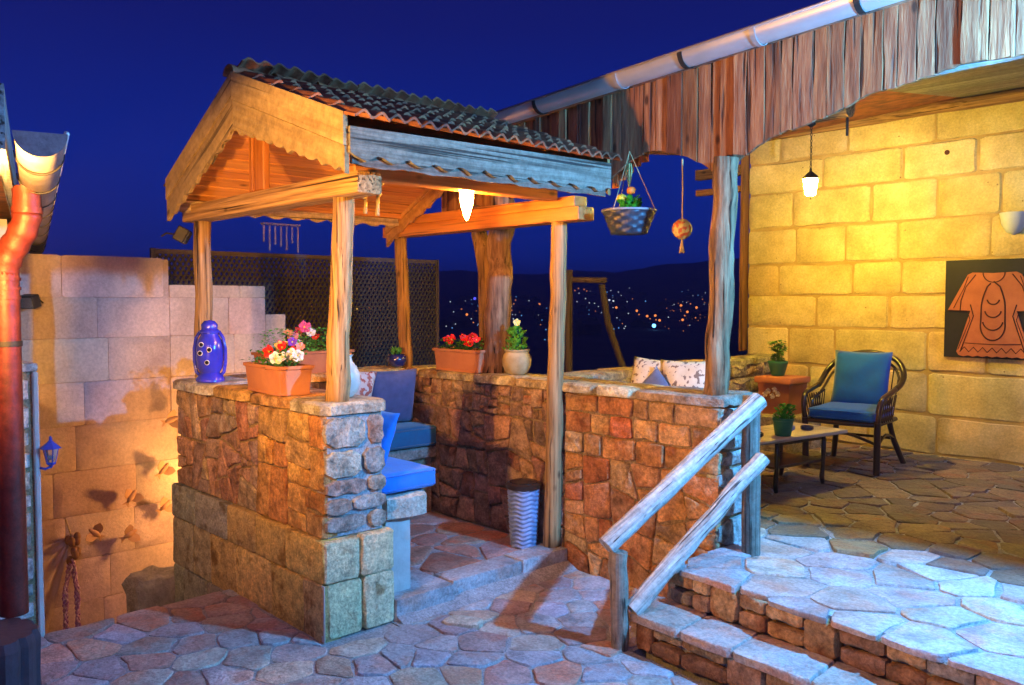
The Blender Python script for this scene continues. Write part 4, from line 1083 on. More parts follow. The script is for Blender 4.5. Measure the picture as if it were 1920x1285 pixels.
def pillow_vf(w, h, t, Mx, n=14, seed=0):
    V, F = [], []; idx = {}
    for s in (1, -1):
        for i in range(n+1):
            for j in range(n+1):
                u, v = 2*i/n-1, 2*j/n-1
                edge = i in (0, n) or j in (0, n)
                if s < 0 and edge: idx[(s, i, j)] = idx[(1, i, j)]; continue
                k = (max(0, 1-abs(u)**2.4)*max(0, 1-abs(v)**2.4))**.55
                x = u*w/2*(1-.07*(1-v*v)*abs(u)**2*0-.05*(1-abs(v)**2)*abs(u)**6); z = v*h/2*(1-.05*(1-abs(u)**2)*abs(v)**6)
                y = s*t/2*k+.022*noise.noise(Vector((u*1.7+seed*5, v*1.7, s*3)))*k
                idx[(s, i, j)] = len(V); V.append(tuple(Mx @ Vector((x, y, z))))
    for s in (1, -1):
        for i in range(n):
            for j in range(n):
                q = (idx[(s, i, j)], idx[(s, i+1, j)], idx[(s, i+1, j+1)], idx[(s, i, j+1)])
                F.append(q if s < 0 else q[::-1])
    return V, F
def pose(loc, rz=0, rx=0, ry=0): return Matrix.Translation(Vector(loc)) @ Matrix.Rotation(rz, 4, 'Z') @ Matrix.Rotation(rx, 4, 'X') @ Matrix.Rotation(ry, 4, 'Y')
cushion('pillow', 'slate blue square pillow leaning upright in the back corner of the gazebo', pillow_vf(.40, .40, .12, pose((-1.46, 1.40, .925), PI/2, .16)), M['fab_slate'], 'pillow')
cushion('pillow', 'cream pillow with rust red flowers leaning behind the parapet next to the slate pillow', pillow_vf(.36, .36, .11, pose((-1.40, 1.02, .965), PI/2, .2, .1), seed=3), M['fab_rose'], 'pillow')
cushion('pillow', 'small blue pillow standing on the bright blue seat cushion against the wall', pillow_vf(.30, .30, .10, pose((-.40, .545, .865), .12, -.32, .06), seed=4), M['fab_blue'], 'pillow')
cushion('pillow', 'blue and white pillow edge showing beside the ivory jug', pillow_vf(.3, .3, .1, pose((-1.0, .45, .91), .3, -.25, 0), seed=5), M['fab_slate'], 'pillow', color=(2.2, 2.6, 3))

# ================================================================== WICKER BIN
wb = thing('wicker_bin', 'tall grey woven wicker bin with a dark rim beside the gazebo post', 'bin', (-.235, 1.53, .105))
frame((-.235, 1.515, .105)); V, F = [], []
NB, NR = 60, 54
for i in range(NR+1):
    z = .36*i/NR; r = .076+.022*(i/NR)**.8
    for k in range(NB):
        a = 2*PI*k/NB; rr = r+.006*math.sin(2*PI*i/4+1.6*math.sin(2*PI*k/10))
        zz_ = z
        V.append((rr*math.cos(a), rr*math.sin(a), zz_))
for i in range(NR):
    for k in range(NB): k2 = (k+1) % NB; F.append((i*NB+k, i*NB+k2, (i+1)*NB+k2, (i+1)*NB+k))
obj('woven_body', (V, F), M['wicker'], wb, smooth=True, color=(.8, 1, 1.5))
obj('rim', lathe([(.100, .352), (.108, .360), (.108, .385), (.098, .392), (.085, .392), (.085, .35)], 36), M['wood_dark'], wb, smooth=True, ang=40)
obj('lid', lathe([(.0001, .375), (.088, .375), (.086, .398), (.03, .412), (.0001, .414)], 30), M['wood_dark'], wb, smooth=True, ang=40); noframe()

# ================================================================== BLUE CERAMIC LANTERN
cl = thing('ceramic_lantern', 'tall glossy cobalt blue ceramic storm lantern with round holes on the parapet end', 'lantern', (-1.42, .07, 1.12))
frame((-1.42, .07, 1.122))
obj('body', lathe([(.075, 0), (.083, .008), (.080, .025), (.062, .045), (.056, .055), (.072, .085), (.080, .14), (.078, .20), (.068, .25), (.052, .275), (.050, .288), (.060, .292), (.060, .302), (.046, .315), (.048, .34), (.030, .362), (.0001, .368)], 36), M['bluecer'], cl, smooth=True, ang=45)
for s in (1, -1):
    w3 = vv(.68, .733, 0)*s
    pts = [w3*x+EZ*z for x, z in ((.060, .035), (.082, .06), (.092, .12), (.092, .20), (.080, .262), (.055, .300))]
    obj('side_tube', ring_path([tuple(p) for p in pts], .010, 10), M['bluecer'], cl, smooth=True)
tocam = vv(.733, -.68, 0)
for dx, z in ((-.022, .225), (.024, .195), (-.030, .175), (.010, .120)):
    c = tocam*.0745+vv(.68, .733, 0)*dx+EZ*z
    V, F = ring_path([tuple(c), tuple(c+tocam*.007)], .0115, 16)
    obj('hole', (V, F), M['hole'], cl, smooth=True, ang=40)
    obj('hole_rim', ring_path([tuple(c+tocam*.003+(vv(.68, .733, 0)*math.cos(a)+EZ*math.sin(a))*.0125) for a in [2*PI*k/12 for k in range(13)]], .003, 6), M['wick'], cl, smooth=True)
noframe()

# ================================================================== PLANTS
def leafs(n, fn, size, rg, droop=.2):
    V, F = [], []
    for i in range(n):
        p, d, s = fn(rg); s *= size; d = Vector(d).normalized()
        sd = d.cross(Vector((rg.uniform(-.4, .4), rg.uniform(-.4, .4), 1))).normalized()*s*.34; up = sd.cross(d).normalized()
        p = Vector(p); k = len(V)
        V += [tuple(p), tuple(p+d*s*.45+sd+up*s*.07), tuple(p+d*s*.5), tuple(p+d*s*.45-sd+up*s*.07), tuple(p+d*s-Vector((0, 0, s*droop)))]
        F += [(k, k+2, k+1), (k, k+3, k+2), (k+1, k+2, k+4), (k+2, k+3, k+4)]
    return V, F
def flower(c, r, nrm, rg, petals=5):
    n = Vector(nrm).normalized(); a = n.cross(Vector((.3, .2, 1))).normalized(); b = n.cross(a); V = [tuple(Vector(c))]; F = []
    m = petals*4
    for k in range(m):
        t = 2*PI*k/m; rr = r*(.80+.20*abs(math.cos(petals*t/2)))*rg.uniform(.93, 1.06); lift = r*.30+.18*r*math.sin(t*petals+1)+rg.uniform(-.05, .05)*r
        V.append(tuple(Vector(c)+(a*math.cos(t)+b*math.sin(t))*rr*.5+n*lift*.7)); V.append(tuple(Vector(c)+(a*math.cos(t)+b*math.sin(t))*rr+n*lift))
    for k in range(m):
        i, j = 1+2*k, 1+2*((k+1) % m); F += [(0, i, j), (i, i+1, j+1, j)]
    return V, F
def trough(label, loc, rz, L, Wd, H, flowers, seed, nleaf=170, hgt=.10, leafcol=(1, 1, 1), tcol=(1, 1, 1), top=1.14):
    rg = random.Random(seed); t = thing('flower_trough', label, 'planter', loc, rz, 'terracotta flower troughs on the gazebo walls')
    frame(loc, rz)
    def rr(x, y, z, rad=.018):
        o = []
        for sx, sy in ((1, 1), (-1, 1), (-1, -1), (1, -1)):
            for k in range(3):
                a0 = {(1, 1): 0, (-1, 1): PI/2, (-1, -1): PI, (1, -1): 3*PI/2}[(sx, sy)]+k*PI/4
                o.append((sx*(x-rad)+rad*math.cos(a0), sy*(y-rad)+rad*math.sin(a0), z))
        return o
    def loft(rings, cap0=True, cap1=True):
        V = [p for r in rings for p in r]; n = len(rings[0]); F = []
        for i in range(len(rings)-1):
            for k in range(n): k2 = (k+1) % n; F.append((i*n+k, i*n+k2, (i+1)*n+k2, (i+1)*n+k))
        if cap0: F.append(tuple(reversed(range(n))))
        if cap1: F.append(tuple(range((len(rings)-1)*n, len(rings)*n)))
        return V, F
    x, y = L/2, Wd/2
    obj('box', loft([rr(x*.96, y*.92, 0), rr(x*.965, y*.93, .012), rr(x*.955, y*.90, .016), rr(x, y, H*.86), rr(x, y, H*.88)], True, False), M['terra'], t, smooth=True, ang=35, color=tcol)
    obj('rim', loft([rr(x*1.005, y*1.005, H*.87), rr(x*1.045, y*1.09, H*.89), rr(x*1.05, y*1.10, H*.99), rr(x*1.035, y*1.06, H), rr(x*.97, y*.90, H), rr(x*.96, y*.88, H*.85)], False, False), M['terra'], t, smooth=True, ang=35, color=tcol)
    obj('soil', loft([rr(x*.965, y*.89, H*.84), rr(x*.965, y*.89, H*.88)]), M['soil'], t)
    def fn(rg):
        p = (rg.uniform(-.9, .9)*x, rg.gauss(0, .45)*y, H*.86+rg.random()**1.3*hgt)
        return p, (rg.gauss(0, 1), rg.gauss(0, 1), rg.uniform(-.1, 1.1)), rg.uniform(.6, 1.2)
    o = obj('foliage', leafs(int(nleaf*1.9), fn, .030, rg), M['leaf'], t, color=leafcol); o['kind'] = 'stuff'
    for (fx, fy, fz, col, r) in flowers:
        if fx is None:
            fx, fy = rg.uniform(-.85, .85)*x, rg.uniform(-.9, .9)*y; fz = H+rg.uniform(.3, 1.05)*hgt
        cdir = Matrix.Rotation(-rz, 3, 'Z') @ Vector((.65, -.6, .35))
        nn = (cdir.x+rg.uniform(-.5, .5), cdir.y+rg.uniform(-.5, .5), cdir.z+rg.uniform(-.3, .5))
        f = obj('flower', flower((fx, fy, fz), r, nn, rg), M['petal'], t, color=col)
        obj('flower_heart', ball(tuple(Vector((fx, fy, fz))+Vector(nn).normalized()*r*.12), r*.16, 6, 4), M['petal'], f, color=(.7, .6, .1))
        obj('stem', ring_path([(fx*.8, fy*.6, H*.85), (fx, fy, fz)], .0018, 4), M['leaf'], f)
    noframe(); return t
REDF, WH, YE, PK, PU, MAG = (.75, .02, .02), (.85, .82, .78), (.85, .80, .45), (.80, .30, .35), (.16, .04, .55), (.70, .05, .22)
trough('terracotta flower trough with white and red petunias beside the blue lantern', (-.625, .095, 1.122), -.06, .44, .19, .150,
       [(.10, -.06, .185, YE, .036), (.135, .02, .205, WH, .034), (.175, .03, .20, WH, .034), (.01, -.05, .215, REDF, .036), (.06, .0, .235, REDF, .036), (.03, .04, .25, YE, .03), (-.02, .02, .24, (.8, .55, .25), .028), (.07, .05, .265, PU, .026), (.0, -.02, .195, MAG, .028), (.15, .06, .24, (.85, .3, .3), .026), (.10, .04, .215, REDF, .03), (.125, -.03, .19, WH, .030)], 201, 220, .09, (.6, .75, .6))
trough('long terracotta trough with pink and white flowers on the back wall behind the ivory jug', (-1.70, .85, 1.115), PI/2, .66, .18, .15,
       [(-.08, 0, .24, PK, .04), (-.03, .02, .27, MAG, .04), (.0, .0, .31, (.75, .1, .25), .045), (.04, -.02, .27, WH, .036), (.03, .02, .30, PK, .036), (-.12, .0, .27, (.8, .35, .15), .035), (.22, 0, .26, (.6, .3, .3), .036), (.26, .02, .20, PK, .03), (.24, -.02, .23, WH, .03), (-.18, 0, .20, MAG, .03), (.08, -.02, .24, REDF, .03), (-.05, -.03, .2, WH, .03)], 202, 420, .17, (1.2, 1.5, 1.0), (.8, .7, .65))
trough('terracotta trough with red petunias on the long wall beside the forked trunk', (-1.09, 1.76, 1.115), 0.0, .46, .20, .155,
       [(-.10, -.03, .215, REDF, .040), (-.16, -.03, .215, (.65, .03, .05), .032), (.02, -.02, .225, (.55, .02, .04), .030), (.105, -.06, .205, REDF, .045), (.06, .02, .24, (.6, .03, .08), .03), (.15, -.02, .22, (.8, .04, .04), .030), (-.06, .03, .23, (.5, .02, .05), .028)], 203, 260, .08, (.55, .7, .5))
def pot(name, label, loc, prof_, m, plant, seed, cat='flower pot', group=None):
    rg = random.Random(seed); t = thing(name, label, cat, loc, 0, group); frame(loc)
    obj('pot', lathe(prof_, 28), m, t, smooth=True, ang=45)
    rt_ = max(p_[0] for p_ in prof_[-3:]); zt = prof_[-1][1]
    obj('soil', lathe([(.0001, zt-.012), (rt_*.86, zt-.014)], 20), M['soil'], t)
    plant(t, rg, rt_, zt); noframe(); return t
def p_tagete(t, rg, r, z):      # leafy plant with one pale yellow bloom
    def fn(rg):
        h = rg.random(); a = rg.uniform(0, 2*PI); q = r*(.9-.5*h)*rg.random()**.5
        return (q*math.cos(a)-.01, q*math.sin(a), z+h*.15), (math.cos(a)*.6, math.sin(a)*.6, rg.uniform(.2, 1.4)), rg.uniform(.6, 1.2)
    o = obj('foliage', leafs(230, fn, .04, rg), M['leaf'], t, color=(1.4, 1.6, .7)); o['kind'] = 'stuff'
    obj('stem', ring_path([(0, 0, z-.01), (.005, .0, z+.10), (.0, .0, z+.185)], .003, 5), M['leaf'], t)
    obj('flower', flower((0, 0, z+.19), .026, (.7, -.7, .3), rg), M['petal'], t, color=(.85, .80, .30))
pot('round_pot', 'round ochre clay pot with a leafy plant and a pale yellow bloom by the trunk', (-.60, 1.80, 1.115),
    [(.052, 0), (.075, .018), (.094, .06), (.097, .10), (.088, .135), (.078, .15), (.086, .163), (.080, .168), (.072, .155)], M['claypot'], p_tagete, 211)
def p_small(t, rg, r, z):
    def fn(rg):
        a = rg.uniform(0, 2*PI); q = r*.5*rg.random()
        return (q*math.cos(a), q*math.sin(a), z+rg.random()*.03), (math.cos(a)*.4, math.sin(a)*.4, 1), rg.uniform(.6, 1.2)
    o = obj('foliage', leafs(50, fn, .05, rg), M['leaf'], t, color=(1.0, 1.1, .7)); o['kind'] = 'stuff'
pot('small_blue_pot', 'small shiny navy bowl pot with a sprig at the foot of the far gazebo post', (-1.62, 1.555, 1.118),
    [(.035, 0), (.062, .02), (.072, .05), (.068, .08), (.058, .09), (.062, .098), (.054, .09)], M['navycer'], p_small, 212)
# ivory jug
jg = thing('ivory_jug', 'round ivory ceramic jug standing behind the front gazebo post', 'jug', (-.205, .235, 1.122)); frame((-.205, .235, 1.122))
obj('body', lathe([(.045, 0), (.068, .025), (.084, .07), (.083, .11), (.066, .15), (.045, .175), (.040, .195), (.048, .21), (.042, .21), (.036, .19)], 32), M['ivory'], jg, smooth=True, ang=45)
obj('handle', ring_path([(-.05, .03, .185), (-.10, .05, .18), (-.11, .055, .14), (-.078, .045, .09)], .008, 8), M['ivory'], jg, smooth=True); noframe()

# ================================================================== LAMPS
gl = thing('gazebo_lamp', 'glowing pointed glass lamp hanging under the gazebo eave', 'lamp', (-.10, .955, 2.25)); frame((-.10, .955, 2.04))
BULB = emit('glowing_warm_glass', (1.0, .40, .06), 420)
o = obj('glass_shade', lathe([(.0005, 0), (.012, .018), (.022, .05), (.032, .085), (.037, .12), (.037, .155), (.030, .178)], 20), BULB, gl, smooth=True)
obj('cap', lathe([(.034, .178), (.038, .182), (.030, .195), (.008, .205), (.006, .215)], 20), M['metal_dark'], gl, smooth=True, ang=40)
noframe()
hl = thing('hanging_lantern', 'small lit iron lantern hanging on a chain before the yellow block wall', 'lantern', (.325, 3.93, 2.92)); frame((.325, 3.93, 2.36)); LS = 1.22
BULB2 = emit('glowing_yellow_glass', (1.0, .68, .06), 1150)
obj('glass', lathe([(.022, .026), (.038, .034), (.053, .13), (.053, .15)], 8), BULB2, hl)
for k in range(6):
    a = PI/3*k; obj('cage_bar', ring_path([(.021*math.cos(a), .021*math.sin(a), .03), (.057*math.cos(a), .057*math.sin(a), .152)], .0028, 5), M['metal_dark'], hl)
obj('roof', lathe([(.070, .150), (.066, .158), (.030, .190), (.012, .205), (.010, .225), (.0001, .235)], 6), M['metal_dark'], hl)
obj('finial', lathe([(.0001, -.005), (.008, .005), (.004, .015), (.020, .028), (.022, .034)], 10), M['metal_dark'], hl, smooth=True)
obj('ceiling_rose', lathe([(.008, .53), (.030, .545), (.034, .56)], 14), M['metal_dark'], hl, smooth=True)
for i in range(13):
    z = .232+i*.0235; a = PI/2*(i % 2)
    obj('chain_link', ring_path([(.007*math.cos(a)*math.cos(t), .007*math.sin(a)*math.cos(t), z+.013*math.sin(t)+.01) for t in [2*PI*k/8 for k in range(9)]], .0026, 5), M['metal_dark'], hl)
noframe()
# small wall lantern in blue on the pier
wl = thing('blue_wall_lantern', 'small unlit blue carriage lantern on an arm at the pier on the left', 'lantern', (-.93, -.93, .86)); frame((-.93, -.925, .82)); FR[0] = FR[0] @ Matrix.Scale(.74, 4)
obj('roof', lathe([(.066, .112), (.05, .128), (.022, .150), (.010, .165), (.008, .185), (.0001, .195)], 6), M['bluepaint'], wl)
obj('glass', lathe([(.026, .02), (.044, .112)], 6), M['glass'], wl)
for k in range(6):
    a = PI/3*k; obj('cage_bar', ring_path([(.027*math.cos(a), .027*math.sin(a), .018), (.046*math.cos(a), .046*math.sin(a), .113)], .003, 5), M['bluepaint'], wl)
obj('base', lathe([(.0001, -.018), (.008, -.010), (.012, .0), (.030, .012), (.030, .022)], 6), M['bluepaint'], wl)
obj('bulb', ball((0, 0, .055), .017, 10, 8), M['wick'], wl, smooth=True)
obj('arm', ring_path([(0, 0, -.005), (-.015, -.03, -.02), (-.025, -.06, -.01)], .008, 8), M['bluepaint'], wl, smooth=True)
noframe()
sc = thing('wall_sconce', 'pale half bowl sconce on the block wall above the carved picture', 'sconce', (1.29, 5.25, 2.2)); frame((1.30, 5.245, 2.11))
V, F = [], []
pr_ = [(.004, 0), (.05, .02), (.085, .08), (.10, .17), (.094, .17), (.08, .09), (.045, .03), (.002, .01)]
for r, z in pr_:
    for k in range(13): a = PI+PI*k/12; V.append((r*math.cos(a), r*math.sin(a), z))
for i in range(len(pr_)-1):
    for k in range(12): F.append((i*13+k, i*13+k+1, (i+1)*13+k+1, (i+1)*13+k))
obj('bowl', (V, F), M['wick'], sc, smooth=True, ang=50); obj('wall_plate', box(-.04, .04, -.012, 0, .02, .15), M['wick'], sc); noframe()
# spotlights
def spotlamp(label, loc, rz, tilt):
    t = thing('spotlight', label, 'spotlight', loc, rz); frame(loc, rz)
    obj('housing', xform(box(-.06, .06, -.035, .035, -.045, .045, .006), Matrix.Rotation(tilt, 4, 'X')), M['metal_dark'], t)
    obj('lens', xform(box(-.052, .052, -.040, -.036, -.037, .037), Matrix.Rotation(tilt, 4, 'X')), M['glass'], t)
    obj('bracket', ring_path([(0, .03, 0), (.0, .09, .01), (.0, .12, -.01)], .006, 6), M['metal_dark'], t); noframe()
spotlamp('small black floodlight fixed to the far left gazebo post', (-1.70, .03, 2.005), 2.6, .5)
spotlamp('small black floodlight high on the left end of the pink wall', (XW+.10, -.48, 1.60), 0.6, .3)
uf = thing('stair_uplight', 'small up-light fitting in the stairwell hidden behind the parapet', 'spotlight', (U_POS[0], U_POS[1], -.2))
obj('stem', ring_path([(U_POS[0], U_POS[1]+.0, -1.6), (U_POS[0], U_POS[1], -.14)], .012, 8), M['metal_dark'], uf)
obj('cup', lathe([(.02, 0), (.06, .03), (.055, .032), (.018, .01)], 14, (U_POS[0], U_POS[1], -.14)), M['metal_dark'], uf)
wlm = thing('wall_lamp', 'bracket lamp outside the left edge of the view', 'lamp', (W_POS[0], W_POS[1], W_POS[2]-.3))
obj('arm', ring_path([(W_POS[0], W_POS[1], W_POS[2]-.08), (W_POS[0], W_POS[1], 0)], .012, 8), M['metal_dark'], wlm)
obj('cup', lathe([(.0001, 0), (.108, .02), (.108, .026), (.0001, .008)], 24, (W_POS[0], W_POS[1], W_POS[2]-.085)), M['metal_dark'], wlm)  # cup added wide to shade the downpipe, plinth and near patio

# ================================================================== HANGING THINGS
hb = thing('hanging_basket', 'grey wicker basket hanging on thin cords with marigolds in it', 'hanging basket', (.36, 1.78, 2.45)); frame((.36, 1.78, 1.985))
V, F = [], []; NB = 48
for i in range(13):
    z = .13*i/12; r = .098+.052*(i/12)
    for k in range(NB):
        a = 2*PI*k/NB; rr = r+.0055*(1 if (k//3+i//2) % 2 else -1); V.append((rr*math.cos(a), rr*math.sin(a), z))
for i in range(12):
    for k in range(NB): k2 = (k+1) % NB; F.append((i*NB+k, i*NB+k2, (i+1)*NB+k2, (i+1)*NB+k))
F.append(tuple(reversed(range(NB))))
obj('woven_bowl', (V, F), M['wicker'], hb, smooth=True, color=(.10, .13, .18))
obj('rim', ring_path([(.152*math.cos(a), .152*math.sin(a), .132) for a in [2*PI*k/32 for k in range(33)]], .007, 6), M['wicker'], hb, smooth=True)
for k in range(3):
    a = 2*PI*k/3+2.4+.3; obj('cord', ring_path([(.150*math.cos(a), .150*math.sin(a), .135), (0, 0, .47)], .0022, 5), M['rope'], hb)
r5 = random.Random(5)
def fn(rg):
    a = rg.uniform(0, 2*PI); q = .06*rg.random()
    return (q*math.cos(a), q*math.sin(a), .12+rg.random()*.07), (math.cos(a)*.7, math.sin(a)*.7, 1), rg.uniform(.7, 1.2)
o = obj('foliage', leafs(110, fn, .045, r5), M['leaf'], hb, color=(.35, 1.3, .5)); o['kind'] = 'stuff'
def marigold(c, r, col, par):
    V, F = ball((0, 0, 0), r, 14, 9, .8); V2 = []
    for v in V:
        q = Vector(v); V2.append(tuple(Vector(c)+q*(1+.12*math.sin(q.z*900/(r*30+.01)+math.atan2(q.y, q.x)*9))))
    obj('marigold', (V2, F), M['petal'], par, color=col, smooth=True)
marigold((-.028, -.035, .205), .028, (.85, .66, .05), hb); marigold((.022, -.01, .245), .026, (.85, .26, .04), hb)
V, F = join(*[ring_path([(0, 0, .265), (.010*math.cos(a), .010*math.sin(a), .31), (.016*math.cos(a), .016*math.sin(a), .36), (.010*math.cos(a), .01*math.sin(a), .40)], .004, 5) for a in [2*PI*k/6 for k in range(6)]])
o = obj('pale_leaves', (V, F), M['rope'], hb, color=(.8, 1, .8)); o['kind'] = 'stuff'; noframe()
mb = thing('macrame_ball', 'yellow knotted ball ornament with a small tassel hanging from the plank fascia', 'ornament', (.70, 1.83, 2.37)); frame((.70, 1.82, 1.995))
obj('cord', ring_path([(0, 0, .05), (.002, 0, .2), (-.002, 0, .38)], .0045, 6), M['rope'], mb)
V, F = ball((0, 0, 0), .054, 28, 18); V = [tuple(Vector(v)*(1+.06*math.sin(math.atan2(v[1], v[0])*7+v[2]*120)*math.sin(v[2]*150))) for v in V]
obj('ball', (V, F), M['beads'], mb, smooth=True, color=(1, 1, .7))
V, F = join(*[ring_path([(0, 0, -.048), (.006*math.cos(a), .006*math.sin(a), -.09), (.014*math.cos(a), .014*math.sin(a), -.13)], .0035, 5) for a in [2*PI*k/9 for k in range(9)]])
o = obj('tassel', (V, F), M['rope'], mb); o['kind'] = 'stuff'; noframe()
for i, (x, y, z, L, lab) in enumerate(((-.40, .50, 2.24, .17, 'shorter'), (-.285, .50, 2.24, .19, 'longer'))):
    t = thing('knotted_ornament', f'{lab} knotted jute ornament hanging inside the gazebo near the front post', 'ornament', (x, y, z), 0, 'knotted jute ornaments under the gazebo roof'); frame((x, y, z))
    obj('cord', ring_path([(0, 0, .04), (0, 0, -.03)], .005, 6), M['rope'], t)
    V, F = join(*[ball((rnd.uniform(-.018, .018), rnd.uniform(-.018, .018), -.02-k*.009), .013, 7, 5) for k in range(8)]); obj('knots', (V, F), M['rope'], t, smooth=True)['kind'] = 'stuff'
    obj('tail', ring_path([(0, 0, -.08), (.003, 0, -.12), (-.003, 0, -L)], [.008, .009, .012], 7, .2), M['rope'], t, smooth=True); noframe()
wc = thing('wind_chime', 'clear glass wind chime hanging from the back edge of the gazebo roof', 'wind chime', (-1.57, .62, 2.13)); frame((-1.57, .62, 2.10))
obj('top_bar', box(-.02, .02, -.13, .13, -.01, .0), M['glass'], wc)
for k in range(7):
    y = -.12+k*.04; L = .10+.06*math.sin(k*1.3)**2
    obj('glass_drop', ring_path([(.0, y, -.015), (.0, y, -.02-L)], .006, 6), M['glass'], wc)
noframe()

# ================================================================== TERRACE FURNITURE
CH = (.52, 4.28, .342); crz = math.radians(7)
ch = thing('rattan_chair', 'dark round backed rattan armchair with blue cushions by the yellow block wall', 'chair', CH, crz); frame(CH, crz)
D = M['wood_dark']
def tube(nm, pts, r=.013, par=None, n=9, sm=3):
    # Catmull-Rom smoothing
    P = [Vector(p) for p in pts]; Q = []
    for i in range(len(P)-1):
        p0, p1, p2, p3 = P[max(i-1, 0)], P[i], P[i+1], P[min(i+2, len(P)-1)]
        for k in range(sm):
            t = k/sm; Q.append(.5*((2*p1)+(p2-p0)*t+(2*p0-5*p1+4*p2-p3)*t*t+(3*p1-p0-3*p2+p3)*t**3))
    Q.append(P[-1])
    return obj(nm, ring_path([tuple(q) for q in Q], r, n), D, par or ch, smooth=True, ang=60)
for s in (-1, 1):
    tube('leg', [(s*.26, -.27, 0), (s*.262, -.27, .2), (s*.265, -.28, .38)], .024)
    tube('leg', [(s*.27, .36, 0), (s*.22, .26, .2), (s*.20, .20, .37)], .022)
    tube('armrest', [(s*.262, -.27, .34), (s*.275, -.285, .46), (s*.285, -.24, .55), (s*.29, -.12, .575), (s*.29, .05, .60)], .019)
    tube('armrest', [(s*.235, -.22, .36), (s*.245, -.20, .50), (s*.25, -.08, .535), (s*.255, .08, .56)], .011)
    # woven arm panel
    V, F = [], []
    for k in range(7):
        y0 = -.20+k*.045
        for sg in (1, -1):
            a, b = (s*.262, y0, .36), (s*.272, y0+sg*.07, .55)
            v, f = ring_path([a, b], .0045, 5); n0 = len(V); V += v; F += [tuple(i+n0 for i in q) for q in f]
    o = obj('woven_panel', (V, F), D, ch); o['kind'] = 'stuff'
    tube('stretcher', [(s*.26, -.27, .20), (s*.24, .0, .26), (s*.225, .27, .20)], .011)
hoop = [(-.29, .05, .60), (-.30, .16, .64), (-.285, .26, .72), (-.20, .33, .81), (0, .36, .855), (.20, .33, .81), (.285, .26, .72), (.30, .16, .64), (.29, .05, .60)]
tube('back_hoop', hoop, .022, sm=4)
tube('back_hoop', [(x*.90, y-.015, z-.045) for x, y, z in hoop], .011, sm=4)
V, F = [], []
for k in range(-6, 7):
    x = k*.037; v, f = ring_path([(x, .20+.02*abs(k)/6, .36), (x*1.1, .33-.0012*k*k, .80-.0024*k*k)], .005, 5); n0 = len(V); V += v; F += [tuple(i+n0 for i in q) for q in f]
obj('back_canes', (V, F), D, ch)['kind'] = 'stuff'
tube('seat_rim', [(-.25, -.27, .36), (0, -.29, .36), (.25, -.27, .36), (.25, .2, .36), (0, .24, .36), (-.25, .2, .36), (-.25, -.27, .36)], .017, sm=1)
tube('stretcher', [(-.26, -.27, .22), (0, -.27, .29), (.26, -.27, .22)], .011); tube('stretcher', [(-.225, .27, .2), (.225, .27, .2)], .011, sm=1)
obj('seat_frame', box(-.24, .24, -.26, .2, .35, .362), D, ch)
noframe()
frame(CH, crz)
sb_ = soft_box(-.24, .24, -.30, .22, .375, .46, 7, .035)
o = obj('seat_cushion', sb_, M['fab_blue'], smooth=True, color=(.7, .55, .75)); meta(o, 'blue seat cushion on the dark rattan armchair', 'cushion'); piping(o, -.24, .24, -.30, .22, (.392, .446), M['fab_blue'], (.5, .4, .6))
o = obj('back_cushion', pillow_vf(.44, .46, .13, pose((-.015, .205, .645), 0, -.24), seed=8), M['fab_blue'], smooth=True, color=(.4, .5, .62)); meta(o, 'blue back cushion leaning in the dark rattan armchair', 'cushion')
noframe()
# table
TB = (.47, 3.22, .342); trz = math.radians(-8)
tb = thing('coffee_table', 'low pale topped coffee table with dark turned legs and a shelf', 'table', TB, trz); frame(TB, trz)
obj('tabletop', box(-.23, .23, -.50, .50, .340, .366, .007, 2), M['straw'], tb, grain='y', smooth=True, ang=30)
for x, y in ((.175, -.20), (.175, .30), (-.175, -.20), (-.175, .30)):
    obj('leg', ring_path([(x, y, 0), (x*.95, y, .05), (x, y, .16), (x*1.02, y, .25), (x, y, .34)], [.014, .018, .013, .017, .013], 8), D, tb, smooth=True)
obj('shelf', box(-.17, .17, -.22, .32, .155, .17, .004), D, tb)
obj('apron', box(.165, .178, -.2, .3, .31, .338), D, tb); obj('apron', box(-.178, -.165, -.2, .3, .31, .338), D, tb)
noframe()
def p_succ(t, rg, r, z):
    def fn(rg):
        a = rg.uniform(0, 2*PI); h = rg.random(); q = r*(.9-.3*h)*rg.random()**.5
        return (q*math.cos(a)+h*.02, q*math.sin(a), z+h*.10), (math.cos(a)*.7, math.sin(a)*.7, rg.uniform(.3, 1.3)), rg.uniform(.6, 1.2)
    o = obj('foliage', leafs(200, fn, .035, rg), M['leaf'], t, color=(.5, 1.2, .6)); o['kind'] = 'stuff'
pot('green_pot', 'green plastic pot with a bushy small plant on the coffee table', (.60, 3.10, .709),
    [(.048, 0), (.052, .004), (.066, .10), (.071, .102), (.071, .118), (.064, .118), (.060, .10)], M['greenpot'], p_succ, 221)
def p_tall(t, rg, r, z):
    for k in range(5):
        a = 2*PI*k/5; obj('stem', ring_path([(0, 0, z-.01), (.015*math.cos(a), .015*math.sin(a), z+.09), (.035*math.cos(a), .035*math.sin(a), z+.17+.02*(k % 2))], .003, 5), M['leaf'], t)
    def fn(rg):
        h = rg.random(); a = rg.uniform(0, 2*PI); q = .02+.035*h
        return (q*math.cos(a)*rg.random(), q*math.sin(a)*rg.random(), z+h*.19), (math.cos(a), math.sin(a), rg.uniform(-.1, .7)), rg.uniform(.7, 1.3)
    o = obj('foliage', leafs(150, fn, .055, rg), M['leaf'], t, color=(1.1, 1.1, .6)); o['kind'] = 'stuff'
pot('plant_pot', 'green glazed pot with a spiky leafed plant on top of the square terracotta planter', (-.315, 4.62, .962),
    [(.05, 0), (.055, .004), (.080, .10), (.085, .105), (.085, .125), (.076, .125), (.070, .10)], M['greenpot'], p_tall, 222)
